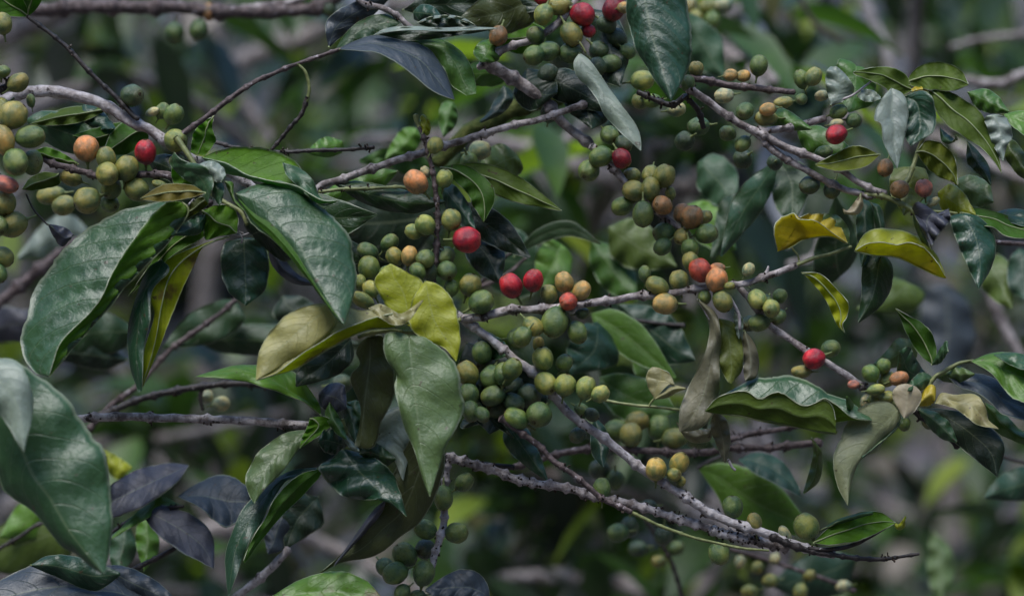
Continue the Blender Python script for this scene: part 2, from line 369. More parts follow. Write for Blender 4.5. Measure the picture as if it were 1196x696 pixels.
CC = dict(g=(.085, .145, .04), G=(.06, .11, .036), l=(.19, .24, .07), o=(.17, .19, .055), t=(.32, .235, .085), a=(.42, .2, .09),
          r=(.32, .013, .03), R=(.15, .008, .018), n=(.36, .06, .04), k=(.034, .065, .03), p=(.4, .16, .13), b=(.2, .12, .05), y=(.36, .31, .08), w=(.3, .33, .2))
CN = dict(t='tan ripening cherry', a='orange ripening cherry', r='ripe red cherry', R='dark red cherry', n='orange red cherry', p='pinkish cherry', b='brownish cherry', y='yellow cherry')
# leaf colours; slate tones s and S have sky reflection painted into them
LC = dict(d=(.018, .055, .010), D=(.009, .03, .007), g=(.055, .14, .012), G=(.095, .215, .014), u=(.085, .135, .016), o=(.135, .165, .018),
          O=(.062, .078, .016), y=(.46, .36, .018), Y=(.29, .315, .008), x=(.30, .285, .10), v=(.16, .13, .02), s=(.04, .056, .072), S=(.06, .064, .09), w=(.24, .29, .25), c=(.34, .29, .2),
          t=(.27, .25, .11), q=(.21, .23, .12), m=(.036, .095, .036), p=(.095, .155, .05), b=(.16, .15, .095), e=(.018, .062, .028))
B = Branch
# ------------------------------------------------------------------ ground and far growth are built at the end of the setting block below
def terrain():
    n = 60; V = []; F = []
    for i in range(n + 1):
        y = -6 + 46 * (i / n) ** 1.3 if i else -6
        y = -12 + 72 * (i / n)
        for j in range(n + 1):
            x = -36 + 72 * j / n
            h = 0.0
            if y > 1.8: h = (y - 1.8) * .62
            if y < -3.5: h = (-3.5 - y) * .95  # added unseen ridge behind the camera, shuts out low sky light
            if abs(x) > 5: h += (abs(x) - 5) * .8  # added side banks, likewise raised to block light from the horizon
            h = min(h, 17) + (.25 * noise.noise(Vector((x * .5, y * .5, 0))) if y > 1 else .03 * noise.noise(Vector((x, y, 0))))
            V.append((x, y, h))
    for i in range(n):
        for j in range(n):
            a = i * (n + 1) + j; F.append((a, a + 1, a + n + 2, a + n + 1))
    m = simple('soil', (.045, .04, .045), (.19, .17, .185), 3, .95, .8, .05, .1, (.09, .10, .05), 9, (.5, .62))
    o = mesh_obj('hillside_ground', V, F, [m], None); o['kind'] = 'structure'; o['label'] = 'brown grey hillside soil behind the coffee trees, with added unseen ridges around the camera'
terrain()
FAR = [simple('far_leaf_dark', (.009, .022, .010), (.028, .058, .022), 8, .42, .1, .001, .6, transl=.2),
       simple('far_leaf_green', (.028, .065, .013), (.065, .13, .02), 8, .45, .1, .001, .5, transl=.3),
       simple('far_leaf_bright', (.15, .22, .025), (.25, .31, .035), 8, .5, .1, .001, .4, transl=.35),
       simple('far_leaf_sky_sheen', (.06, .07, .085), (.12, .13, .155), 8, .45, .1, .001, .6, transl=.1),  # bluish sky gloss is put into the base colour
       simple('far_leaf_dry', (.13, .11, .09), (.24, .21, .18), 8, .7, .1, .001, .3, transl=.2)]
def blades(V, F, fm, c, n, spread, size, weights, r, droop=.5):
    for _ in range(n):
        while True:
            q = np.array([r.uniform(-1, 1), r.uniform(-1, 1), r.uniform(-1, 1)])
            if q @ q < 1: break
        p = c + q * spread; az = r.uniform(0, 6.28); el = r.uniform(-1.1, .35) * droop * 2
        d = np.array([math.cos(az) * math.cos(el), math.sin(az) * math.cos(el), math.sin(el)]); sd = np.cross(d, [0, 0, 1.]); sd /= np.linalg.norm(sd) + 1e-9; up = np.cross(sd, d)
        ln = size * r.uniform(.6, 1.25); w = ln * r.uniform(.17, .24); roll = r.uniform(-.6, .6); sd = sd * math.cos(roll) + up * math.sin(roll); o = len(V); mi = r.choices(range(5), weights)[0]
        prof = ((0, .05), (.2, .75), (.45, 1), (.72, .72), (1, .03))
        for t, k in prof:
            cc = p + d * ln * t - np.array([0, 0, ln * .25 * t * t])
            V += [cc - sd * w * k + up * w * k * .35, cc, cc + sd * w * k + up * w * k * .35]
        for i in range(4):
            a = o + i * 3; F += [(a, a + 1, a + 4, a + 3), (a + 1, a + 2, a + 5, a + 4)]; fm += [mi, mi]
def coffee_tree(x, y, h, label, seed, n=900, weights=(5, 3, 1, 1.2, .6), size=.13, spread=.5, zb=0.0, limbs=9, bark='grey', zlow=.5, thick=.03):
    r = random.Random(seed); root = bpy.data.objects.new('coffee_tree', None); COL.objects.link(root); root.location = (x, y, zb)
    root['label'] = label; root['category'] = 'tree'; root['group'] = 'coffee trees growing on the slope behind'
    tp = [np.array([x, y, zb - .1])]; 
    for k in range(1, 6): tp.append(np.array([x + r.uniform(-.06, .06) * k, y + r.uniform(-.05, .05) * k, zb + h * k / 5]))
    c = cr(tp, 30); v, f = tube_geo(c, np.linspace(thick, thick * .3, 30), 10, rough=.3); mesh_obj('trunk', v, f, [BARK[bark]], root, loc=c[0])
    V = []; F = []; fm = []; LV = []; LF = []
    for k in range(limbs):
        zz = 1.5 + r.uniform(-1, 1) * (.1 * (y + 1.6) + .12); a = c[int(np.argmin(abs(c[:, 2] - zz)))]; az = r.uniform(0, 6.28); ln = r.uniform(.5, 1.0) * spread * 1.5
        pts = [a, a + np.array([math.cos(az), math.sin(az), .35]) * ln * .5, a + np.array([math.cos(az), math.sin(az), r.uniform(-.2, .3)]) * ln]
        cc = cr(pts, 12); v, f = tube_geo(cc, np.linspace(.011, .004, 12), 7, rough=.3); mesh_obj('limb', v, f, [BARK[bark]], root, loc=cc[0])
        for q in (.3, .5, .7, .85, 1.0): blades(V, F, fm, cc[int(q * 11)], n // (limbs * 5), np.array([.2, .2, .17]) * spread * 1.7, size, weights, r)
    mesh_obj('crown', V, F, FAR, root, fm, loc=c[-1])
#TREES
trees = [(-.95, 1.9, 2.5, (5, 3, .6, 1.8, 1.2)), (.3, 1.9, 2.4, (4, 5, 1.6, 0.6, .6)), (1.05, 2.0, 2.5, (4, 4, 1, 1.2, .8)), (-.35, 2.6, 2.6, (5, 4, 1.5, 1.2, .8)),
         (-1.5, 2.9, 2.9, (5, 3, 1, 1.2, 1)), (.7, 2.9, 2.9, (5, 4, 1.4, 1.2, .8)), (1.6, 3.2, 2.8, (4, 4, 1, 0.6, .8)), (-.9, 3.8, 3.2, (4, 3, 1, 1.2, 2)), (.15, 3.9, 3.4, (4, 4, 1.5, 1.2, 1)), (1.1, 4.2, 3.3, (4, 4, 1.5, 1.2, 1)),
         (-2.0, 4.6, 3.8, (5, 4, 1, 0.6, .5)), (-.6, 5.0, 3.9, (5, 4, 1, 0.6, .5)), (.9, 5.4, 4.0, (5, 4, 1, 0.6, .5)), (2.2, 5.2, 3.9, (5, 4, 1, 0.6, .5))]
tl = ['slate tinted coffee tree far left behind the pale branch', 'bright green coffee tree behind the red cherries', 'dark coffee tree behind the right hand leaves',
      'blurred coffee tree behind the hanging grey leaf', 'blurred tree on the slope behind the leftmost cherries', 'blurred tree on the slope behind the yellow leaves',
      'blurred tree on the slope at the right edge', 'higher tree on the slope behind the slate leaves', 'higher tree on the slope behind the middle of the branches', 'higher tree on the slope behind the drooping pale leaf',
      'uphill tree at the far left', 'uphill tree behind the slate leaf at the top', 'uphill tree behind the top right branches', 'uphill tree at the far right']
for i, ((x, y, h, w), l) in enumerate(zip(trees, tl)):
    zb = max(0, (y - 1.8) * .62); coffee_tree(x, y, h, l, 40 + i, 560 if y < 3 else 720, w, .085, .5, zb, 9, 'grey', thick=.022)
near = [(-.42, 1.0, (6, 4, .6, 1, .2), 200, 'coffee tree standing close behind the big folded leaf'), (.1, .9, (5, 6, 1.4, .5, .2), 230, 'coffee tree standing close behind the middle cherries'),
        (.5, 1.0, (5, 5, 1, .8, .2), 260, 'coffee tree standing close behind the yellow leaves'), (.25, 1.2, (5, 4, 1, .6, .3), 300, 'leafy coffee tree behind the bare white stem'), (-.15, 1.3, (6, 4, .8, .8, .3), 260, 'leafy coffee tree behind the mossy limb')]
for i, (x, y, w, n, l) in enumerate(near): coffee_tree(x, y, 2.2, l, 80 + i, n, w[:3] + (.25, .08), .08, .3, 0, 10, 'grey', thick=.015)
def litter():
    r = random.Random(5); V = []; F = []; fm = []
    for _ in range(260):
        y = r.uniform(2.9, 7.5); x = r.uniform(-1, 1) * (.19 * (y + 1.6) + .35); w = r.choice([(4, 4, 2, 1, .5), (2, 4, 4, 1, .5), (2, 1, .5, 4, 1), (3, 1, .2, 1, 4)])
        blades(V, F, fm, np.array([x, y, max(0, (y - 1.8) * .62) + r.uniform(.02, .3)]), 26, np.array([.2, .2, .16]), .15, w, r, .4)
    o = mesh_obj('undergrowth', V, F, FAR, None, fm); o['kind'] = 'stuff'; o['label'] = 'low leaves and litter on the hillside'
litter()

# ------------------------------------------------------------------ branches and leaves seen soft behind the main ones
class SoftBranch(Branch):
    def leaf(s, *k, **w): w.setdefault('gloss', .1); w['gloss'] = min(w['gloss'], .5); w.setdefault('quilt', .03); return Branch.leaf(s, *k, **w)
def BB(label, at, z): return SoftBranch(label, at, z * 1.8)
b = BB('thick mossy green limb crossing blurred behind the pale bud', (655, 112), 9); b.stem('655,112 615,122 575,140 540,162 510,192', 13, 10, 'moss', nodes=0); 
b.leaf('g', 'g', '508,200 480,205 450,196 420,190', '508,200 490,180 455,172 420,186', z=1, c=(0, 0))
b.leaf('G', 'G', '487,150 472,150 458,165 450,185', '487,150 492,165 480,180 450,187', z=0, t=-1)
b.leaf('g', 'u', '530,120 518,120 512,138 517,158', '530,120 535,135 530,150 518,160', z=-3, t=-1)
b = BB('thick bare grey limb across the blurred top left corner', (-60, 14), 14); b.stem('-60,16 40,12 90,9 150,9 200,9 260,14 330,14 372,8 400,-8', 10, 8, 'brown', nodes=70, stubs=.2)
b.stem('265,14 310,8 345,2 380,-14', 6, 4, 'grey', name='twig', nodes=0); b.cherries([(244, 14, 11, 8, 'b', 270), (384, 10, 9, 8, 'k', 270), (204, 38, 13, 12, 'G'), (232, 35, 12, 12, 'G'), ])
b = BB('blurred purplish limb rising at the left edge', (-50, 385), 16); b.stem('-50,385 0,352 35,325 75,292 110,275', 9, 6, 'brown', nodes=40)
b.leaf('w', 'p', '110,275 80,250 50,262 20,300', '110,275 100,285 60,300 20,304', z=2); b.leaf('S', 's', '-30,400 0,360 30,362 60,350', '-30,400 0,400 35,395 60,352', z=3)
b = BB('dark blurred twig slanting below the blotched yellow leaf', (95, 510), 10); b.stem('95,510 125,478 160,452 200,408 245,375 275,350', 4, 3, 'brown')
b.leaf('d', 'd', '275,350 250,352 215,372 190,405', '275,350 285,375 250,400 190,407', z=2, c=(0, 0)); b.leaf('d', 'D', '160,385 120,362 85,372 60,400', '160,385 140,410 95,415 60,402', z=3)
b.leaf('D', 'd', '150,420 115,400 80,400 60,415', '150,420 120,432 85,425 60,417', z=3)
b.leaf('d', 'D', '225,395 270,380 340,382 420,400', '225,395 260,412 340,415 420,402', z=3); b.leaf('D', 'd', '330,345 360,350 385,385 400,410', '330,345 320,370 360,400 400,412', z=1)
b = BB('dark limb passing behind the pale cherry pair', (120, 480), 7); b.stem('120,484 160,468 205,456 250,450 300,448 345,452', 4.5, 4, 'dark'); b.stem('240,448 234,462 238,478', 3, 2, 'dark', name='twig', nodes=0)
b.cherries([(240, 463, 11, 9, 'w', None, 1), (258, 472, 12, 10, 'w', None, 1), (398, 448, 12, 12, 'k')])
b = BB('limb carrying the blurred yellow and bright green leaves at the lower left', (-20, 640), 9); b.stem('-20,650 20,628 46,611 90,600', 2.6, 2.2, 'dark', nodes=30)
b.leaf('u', 'u', '90,600 60,590 20,600 -20,630', '90,600 80,650 30,670 -20,665', z=4, t=0); b.leaf('G', 'G', '75,575 50,570 20,590 0,625', '75,575 80,600 40,630 0,628', z=5); b.leaf('Y', 'Y', '118,524 132,530 145,538 154,545', '118,524 122,545 138,560 153,548', z=3)
b = BB('twig bearing purple slate leaves low on the left', (92, 636), 4); b.stem('120,628 140,615 165,600 190,593 215,590', 2.3, 2, 'dark', nodes=30); b.stem('140,672 165,660 190,648 205,640', 3, 3, 'dark', name='twig')
b.leaf('S', 'S', '221,543 195,541 165,547 145,556 127,568', '221,543 210,560 190,577 160,595 127,607', z=1, t=-2, c=(1, -1), label='purple slate leaf')
b.leaf('s', 'e', '208,580 225,568 248,557 272,557 293,572', '208,580 235,594 250,608 268,615 293,600', z=0, t=-1, c=(1.5, -1.5), label='slate leaf with raised ribs')
b.leaf('S', 's', '163,595 190,590 225,602 248,625 250,662', '163,595 180,620 205,640 232,655 250,664', z=0, t=-3, c=(1, -.5), label='purple slate leaf')
b.leaf('G', 'u', '212,590 185,580 160,598 130,628', '212,590 190,597 160,612 130,630', z=.6, c=(.5, -.3)); b.leaf('G', 'G', '172,604 160,615 160,640 168,665', '172,604 185,625 184,645 168,667', z=4)
b.leaf('m', 'm', '150,610 130,625 128,650 135,672', '150,610 160,640 150,660 136,672', z=5)
b = BB('broken tan stick leaning up from the bottom edge', (262, 712), 4); b.stem('258,716 280,694 312,667 337,641', 5, 5, 'pale', nodes=60, stubs=0); b.root['category'] = 'stick'
b.leaf('s', 'e', '337,592 318,600 308,618 312,645', '337,592 340,610 332,640 313,647', z=1); b.leaf('D', 'd', '372,580 345,575 330,590 332,640', '372,580 378,610 360,625 333,642', z=2, c=(0, 0))
b = BB('blurred limb with pale green cherries behind the bare white stem', (940, 522), 6); b.stem('960,518 900,522 850,524 820,528 765,527 700,524 648,531 600,545', 4.5, 4, 'brown', nodes=28); b.stem('850,514 885,505 930,498 975,488', 4, 3, 'brown', name='twig')
b.cherries([(720, 503, 15, 14, 'g'), (744, 492, 15, 12, 'o'), (737, 508, 14, 14, 'o'), (770, 500, 15, 14, 'g'), (787, 512, 14, 13, 'o'), (815, 512, 14, 12, 'G'), (690, 500, 12, 12, 'G'), (703, 520, 12, 12, 'G')], z=1)
b.cherries([(700, 548, 12, 12, 'k'), (718, 560, 11, 11, 'G'), (757, 592, 11, 9, 'k'), (735, 615, 13, 12, 'k'), (722, 622, 12, 11, 'G'), (775, 625, 12, 12, 'k')], z=3)
b.leaf('w', 'w', '845,528 832,520 826,500 835,480', '845,528 852,515 850,495 836,480', z=-1)
b = BB('dark green leaves hanging behind the pale hooked twig', (850, 530), 9)
b.stem('850,530 830,538 815,546', 2.5, 2, 'dark', nodes=0)
b.leaf('G', 'd', '815,546 845,540 878,548 910,566 936,600', '815,546 835,575 850,600 880,622 935,625', z=0, t=-1, c=(0, 0), wav=.02); b.leaf('e', 'e', '862,537 885,528 915,540 935,572', '862,537 880,552 905,565 935,580', z=-1.5, c=(1, -1))
b = BB('blurred cherry twig running down the lower middle', (745, 570), 14); b.stem('745,590 765,625 785,660 800,710', 3, 3, 'dark'); b.cherries([(770, 655, 9, 8, 'o'), (745, 640, 10, 9, 'k'), (790, 640, 10, 9, 'G')])
b = BB('blurred dark leaves behind the cherries in the middle', (560, 330), 9)
b.stem('560,330 590,300 620,285 650,272', 3, 2, 'dark', nodes=0); b.stem('560,335 590,322 615,300', 3, 2, 'brown', name='twig', nodes=0)
b.leaf('d', 'd', '600,300 625,270 665,258 702,284', '600,300 630,285 665,276 702,286', z=-1, c=(0, 0), wav=.02); b.leaf('G', 'g', '655,285 640,280 625,300 628,335', '655,285 668,300 662,325 630,337', z=1, c=(0, 0))
b.leaf('m', 'b', '560,300 570,270 600,265 640,300', '560,300 580,340 620,345 640,305', z=4); b.leaf('D', 'D', '520,250 470,215 420,225 380,260', '520,250 480,300 430,300 380,262', z=0); b.leaf('D', 'd', '480,300 430,270 400,280 360,260', '480,300 450,330 400,320 360,262', z=1)
b.leaf('u', 'o', '710,265 740,255 770,275 790,310', '710,265 715,300 745,315 790,312', z=3); b.leaf('g', 'G', '690,280 720,290 740,315 745,350', '690,280 690,310 710,340 745,352', z=4); b.leaf('G', 'g', '800,240 825,235 850,255 860,290', '800,240 805,270 830,290 860,292', z=2)
b = BB('broad dark leaves blurred below the middle branch', (800, 375), 8); b.stem('800,380 770,378 720,372 690,372', 3, 2, 'dark', nodes=0)
b.leaf('G', 'g', '690,366 720,362 755,385 790,440', '690,366 700,390 735,420 788,442', z=0, c=(0, 0), wav=.03); b.leaf('e', 'e', '698,376 680,380 662,405 665,435', '698,376 715,395 720,425 667,438', z=-1, c=(0, .5), gloss=.9)
b.leaf('e', 's', '722,355 760,358 790,375 812,420', '722,355 735,395 770,425 812,422', z=1, gloss=.9); b.leaf('g', 'd', '700,440 730,436 770,450 790,480', '700,440 705,470 740,495 790,482', z=0, c=(0, 0)); b.leaf('G', 'g', '740,400 765,420 780,450 770,470', '740,400 740,430 750,450 770,472', z=3)
b = BB('drooping grey green leaves blurred above the tan cherries', (910, 180), 6); b.stem('930,190 915,186 905,185', 3, 2, 'dark', nodes=0)
b.leaf('m', 'm', '908,187 880,205 855,235 841,298', '908,187 903,220 883,255 843,300', z=0, t=-3, c=(0, .6), gloss=.8); b.leaf('d', 'O', '905,186 900,215 908,245 925,262', '905,186 935,190 948,215 926,264', z=1, c=(0, 0)); b.leaf('d', 'O', '985,320 960,335 950,300 975,230', '985,320 1000,300 1000,270 977,230', z=3)
b.leaf('d', 'e', '870,235 862,225 840,240 830,300', '870,235 868,260 850,290 832,302', z=5)
b.leaf('m', 'm', '815,190 835,180 860,200 862,240', '815,190 815,220 835,240 860,242', z=8)
b = BB('pale blurred limb behind the leafy shoot at the top right', (1000, -20), 45); b.stem('1005,-30 1015,20 1035,60 1045,130', 13, 9, 'pale', nodes=0); b.stem('1200,40 1150,45 1110,55', 7, 5, 'grey', name='twig', nodes=0)
b = BB('dark blurred trunk beside the pale limb at the top right', (1075, -40), 70); b.stem('1078,-60 1072,20 1066,120 1060,220', 13, 13, 'dark', nodes=0); 
b = BB('blurred purplish limb behind the top right leaves', (1230, 80), 30); b.stem('1240,78 1195,88 1165,98 1110,92', 9, 7, 'grey', nodes=0)
b = BB('blurred grey fork left of the round green cherry', (842, -20), 35); b.stem('846,-30 852,20 868,55 895,88', 10, 6, 'grey', nodes=0); b.stem('930,-10 950,25 985,50', 4, 4, 'brown', name='twig', nodes=0)
b.leaf('S', 'S', '905,-35 925,-10 960,5 985,22', '905,-35 940,-45 975,-25 986,20', z=15)  # blurred leaf added in place of a pale gap of sky
b = BB('blurred purplish limb slanting down at the right edge', (1130, 280), 30); b.stem('1140,300 1155,340 1175,385 1200,430', 9, 8, 'grey', nodes=0); b.stem('960,270 950,300 920,310', 6, 5, 'grey', name='twig', nodes=0)
b.leaf('s', 's', '1105,330 1080,340 1075,390 1095,450', '1105,330 1135,360 1135,410 1096,452', z=5)
b = BB('blurred pale cherries above the upper right branch', (800, -10), 16); b.stem('790,-15 825,-5 850,-2', 4, 3, 'brown'); b.cherries([(805, 5, 11, 10, 'w'), (828, 8, 13, 11, 'o'), (812, 22, 12, 10, 'o'), (845, 6, 12, 10, 'w'), (832, 24, 11, 11, 'g')])
b.leaf('m', 'm', '800,15 815,20 842,45 846,88', '800,15 800,50 815,80 845,92', z=-4, t=-1)
b = BB('blurred pale buds along the bottom right of centre', (860, 650), 12); b.stem('850,640 900,655 950,672 1000,690', 3, 3, 'brown', nodes=0)
b.cherries([(865, 655, 8, 7, 'w'), (885, 662, 8, 8, 'o'), (905, 652, 9, 7, 'w'), (945, 672, 10, 8, 'o'), (985, 684, 9, 8, 'w'), (935, 690, 9, 9, 'o'), (900, 678, 9, 8, 'o'), (875, 690, 9, 8, 'o')])
b.leaf('e', 'e', '1000,650 960,640 930,655 900,680', '1000,650 985,690 940,700 900,684', z=6); b.leaf('p', 'm', '1090,620 1110,640 1115,670 1100,705', '1090,620 1085,640 1085,680 1100,706', z=25)
b = BB('blurred leaves at the right edge below the slate leaf', (1215, 540), 10); b.stem('1168,532 1185,538 1215,545', 2.4, 2.4, 'dark', nodes=0)
b.leaf('e', 'e', '1215,545 1190,545 1165,558 1150,580', '1215,545 1210,580 1185,585 1150,582', z=3); b.leaf('e', 's', '1190,290 1178,305 1178,335 1196,350', '1190,290 1210,300 1215,335 1198,352', z=1, label='dark shiny leaf'); b.leaf('u', 'u', '1150,300 1168,298 1185,320 1182,360', '1150,300 1145,330 1160,350 1181,361', z=2)
b.leaf('u', 'Y', '1060,330 1030,322 1020,345 1000,360', '1060,330 1080,345 1060,365 1002,362', z=6)
# ------------------------------------------------------------------ the branches in focus
# pale thick limb with its thin dark twig, upper left
b = B('thick pale grey bare limb crossing the upper left with a thin dark twig across it', (-60, 112), 1.5)
b.stem('-60,135 -10,122 15,114 35,107 62,107 90,113 120,121 150,140 175,152 200,170 240,193 275,204 300,224 320,240', 7.5, 5, 'pale', zs=(2, 0, 0, 0, .5), nodes=46, swell=.2, stubs=.35)
b.stem('32,19 55,37 82,60 105,84 130,108 152,131 162,139', 2.4, 3.2, 'dark', zs=(-.3, -.4, -.5), name='twig', nodes=27, swell=.5, stubs=.4)
b.leaf('G', 'g', '32,20 30,5 10,-15 -40,-30', '32,20 15,20 -5,15 -40,-28', z=0, t=-2, c=(0, -1), face='U'); b.leaf('g', 'g', '31,20 25,5 28,-10 32,-25', '31,20 42,12 50,-5 45,-30', z=.4, face='U')
b.cherries([(190, 130, 10, 9, 'g', None, .6), (203, 134, 12, 12, 'g', 60, .3), (154, 112, 13.5, 13.5, 'k', 'f', -.3), (178, 131, 9, 5, 'w', 20, .5), (205, 164, 14, 14, 'l', 'f', -.8), (207, 188, 10, 8, 'o', None, -.4)])
b.leaf('d', 'u', '128,128 100,124 70,128 35,145', '128,128 95,143 60,147 35,146', z=2, t=0, c=(1, 0), face='U'); b.leaf('g', 'g', '165,145 140,143 110,150 85,158', '165,145 150,162 110,172 85,160', z=2.5, face='U')
b.leaf('g', 'g', '172,150 150,140 130,155 120,180', '172,150 172,165 150,180 121,182', z=2.2, face='U'); b.leaf('e', 'm', '100,120 120,130 135,150 130,150', '100,120 90,135 110,150 130,151', z=3)
b.leaf('m', 'u', '30,140 50,130 85,135 120,160', '30,140 50,165 90,180 120,162', z=3.5)
# cherries at the left edge
b = B('cherry laden branch end at the left edge with a wrinkled pink cherry', (-45, 118), -1.5)
b.stem('-60,118 -30,112 -5,108 8,100 12,92', 4, 3, 'dark', zs=(1, 0), nodes=9, stubs=1); b.stem('-25,114 -10,150 -8,190 -8,230 -20,290', 4, 3, 'brown', zs=(1, .8), name='twig', nodes=14, stubs=1)
b.cherries([(3, 28, 13, 12, 'o', 100), (1, 84, 8, 11, 'g', 90), (21, 97, 14.5, 11, 'o', 35), (0, 128, 14, 14, 'o', 'f'), (38, 190, 9, 15, 'g', 'f'), (15, 135, 19, 17, 'o', 40), (3, 163, 20, 14, 't', -70), (35, 160, 18, 13.5, 'g', 10),
            (18, 189, 16, 15, 'g', 'f'), (15, 262, 16, 15, 'o', 200), (4, 236, 15, 15, 'o', -80), (6, 215, 18, 10, 'p', -20), (-2, 264, 12, 12, 'g', 'f'), (3, 300, 13, 12, 'o', -30), (-2, 319, 11, 10, 'g', -60), (36, 118, 9, 6, 'g', 100, 1)])
b.stem('30,226 38,243 48,254 56,262', 1.2, .9, 'dark', name='leaf_stalk', nodes=0); b.leaf('S', 's', '56,262 62,275 72,288 82,280', '56,262 70,264 80,268 86,274', z=.5, t=.5)
# short branch with the red cherry at the left
b = B('short brown branch with one red and one orange cherry at the upper left', (42, 182), 0)
b.stem('44,180 58,190 75,195 95,201 112,206 140,207 170,205 200,207 228,222 245,240', 3.6, 4.5, 'brown', nodes=20, stubs=.9)
b.cherries([(83, 208, 15, 10, 'o', 160, 1), (128, 238, 13, 11, 'g', 'f', 1), (130, 220, 13, 13, 'g', 'f', .6), (101, 174, 15, 15, 'a', 95, .2), (124, 186, 13, 12, 'o', 100, .3), (170, 178, 14.5, 14, 'r', 90, 0), (160, 222, 15, 13, 'o', 150), (187, 216, 11, 6, 'o', 160), (102, 234, 15, 15, 'o', 200, -.5), (148, 197, 15, 15, 'o', 80, -.3), (125, 203, 14, 13.5, 'o', 'f', -.6)])
b.cherries([(60, 228, 17, 12, 'o'), (75, 240, 14, 12, 'o')], z=9)
b.leaf('u', 'G', '92,192 75,180 55,172 40,176', '92,192 75,194 55,192 40,178', z=1.2, face='U'); b.leaf('u', 'u', '68,203 50,201 35,208 26,220', '68,203 70,215 45,222 27,222', z=1.4, face='U')
b.leaf('D', 'd', '170,185 195,180 215,190 230,205', '170,185 185,205 210,215 230,207', z=2.5)
# the leafy shoot tip
b = B('leafy shoot tip carrying the largest grey green leaves at the upper left', (214, 156), -2)
b.stem('205,160 218,178 232,200 243,222 262,236 280,246 288,262', 3.6, 2.4, 'green', nodes=0, zs=(2, 0)); 
for q in ('252,262 262,270 272,268 284,272', '268,272 280,275 290,272', '278,270 283,278 282,284', '226,232 212,247 205,262'): b.stem(q, 1.2, .9, 'pale', name='leaf_stalk', nodes=0)
b.leaf('m', 'G', '212,236 175,237 110,262 60,310 28,370 25,412 40,434 58,440', '212,236 193,237 172,258 148,290 128,325 108,362 72,398 57,440', '212,236 218,250 190,290 150,330 126,360 95,395 70,425 57,440', z=-1, t=-3.2, c=(2.4, -.5), quilt=.10, gloss=.75, label='broad glossy leaf folded along its midrib', wav=.06, nr=64)
b.leaf('m', 'G', '275,226 305,214 335,214 372,240 402,268 414,298 416,335 402,379', '275,226 295,262 318,280 345,308 370,340 385,360 392,372 402,379', '275,226 300,236 322,258 348,285 365,318 380,345 392,365 402,379', z=-.8, t=-4.2, c=(1.5, .5), quilt=.09, gloss=.7, label='large grey green leaf hanging over the yellow one', wav=.05, nr=64)
b.leaf('G', 'g', '278,232 296,258 318,279 345,308 372,342 386,362 396,372', '278,232 298,250 318,262 342,290 362,322 380,350 397,373', z=-1.9, t=-4, c=(.2, .2), face='U', rib=False, wav=.02)
b.leaf('m', 'G', '236,184 262,174 300,172 335,182 352,198 368,222 382,236 396,234', '236,184 262,190 292,205 322,212 345,216 360,225 378,234 396,234', '236,184 255,200 285,207 315,213 340,225 355,228 378,240 396,234', z=1.0, t=-2.5, c=(.8, -.8), face='U', gloss=.6, label='upcurled leaf with pale rim')
b.leaf('m', 'm', '330,190 348,196 365,210 375,232 396,234', '330,190 335,205 352,222 372,238 396,235', z=-.3, t=-1.2, c=(.3, -.3), rib=False)
b.leaf('m', 'G', '203,178 215,188 240,195 250,212 243,236', '203,178 199,192 210,205 228,218 243,237', z=-.6, t=-1.5, c=(-.4, .8), label='small crinkled young leaf'); b.leaf('G', 'G', '204,182 200,200 204,215 222,218', '204,182 218,190 232,200 240,220', z=.2, t=.3, face='U')
b.leaf('w', 'm', '228,194 245,188 260,195 264,205', '228,194 240,204 252,212 259,213', z=-1.4, t=-1); b.leaf('m', 'G', '240,192 252,205 262,220 258,238', '240,192 242,212 248,228 256,240', z=-1.1, t=-1, c=(0, .5))
b.leaf('g', 'G', '236,246 252,240 268,240 278,252 277,272', '236,246 238,265 240,280 258,276 276,273', z=.3, t=-1, c=(.3, .3), face='U'); b.leaf('G', 'g', '262,212 268,225 275,238 284,246', '262,212 272,214 273,230 285,246', z=-1.5, t=-.5)
b.leaf('D', 'g', '236,256 222,262 200,275 150,345', '236,256 240,275 200,300 150,347', z=1.2, t=1, face='U', c=(0, 0)); b.leaf('e', 'g', '240,250 225,255 205,268 200,274', '240,250 238,268 225,275 201,275', z=.2)
b.leaf('v', 'v', '240,226 222,216 190,216 164,232', '240,226 220,232 190,236 164,233', z=-2.2, t=0, c=(.4, -.2), face='U', label='olive brown leaf lying under the cherries'); b.leaf('y', 'O', '242,229 230,232 215,245 205,262', '242,229 242,240 225,252 205,263', z=-.5, t=.5, face='U')
b.leaf('Y', 'Y', '268,277 240,284 200,300 190,312 176,345 180,368 168,410 165,455', '268,277 238,288 226,312 208,350 192,392 178,425 168,448 165,456', '268,277 239,286 212,306 196,328 188,360 184,385 174,425 165,456', z=-.3, t=-1.5, c=(.2, .4), face='U', wear=.45, gloss=.2, label='yellow blotched leaf with brown tears')
b.leaf('e', 'p', '188,303 170,318 152,370 149,400 153,432 162,458', '188,303 198,316 178,340 175,375 168,410 166,456', z=-.6, t=-1.8, c=(.6, -.3), gloss=.8, label='grey green half curled leaf')
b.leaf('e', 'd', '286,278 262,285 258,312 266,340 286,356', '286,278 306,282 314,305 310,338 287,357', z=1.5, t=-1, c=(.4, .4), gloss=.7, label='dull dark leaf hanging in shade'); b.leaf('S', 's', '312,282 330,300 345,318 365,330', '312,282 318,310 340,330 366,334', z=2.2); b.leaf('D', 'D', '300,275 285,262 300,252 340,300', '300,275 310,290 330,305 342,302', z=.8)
b.leaf('d', 'D', '285,245 320,225 380,228 440,250', '285,245 330,270 390,280 440,252', z=4, c=(0, 0)); b.leaf('d', 'D', '330,270 360,262 400,275 440,300', '330,270 350,300 400,310 440,302', z=4.5); b.leaf('d', 'd', '390,215 420,212 470,222 520,235', '390,215 430,240 480,250 520,237', z=5)
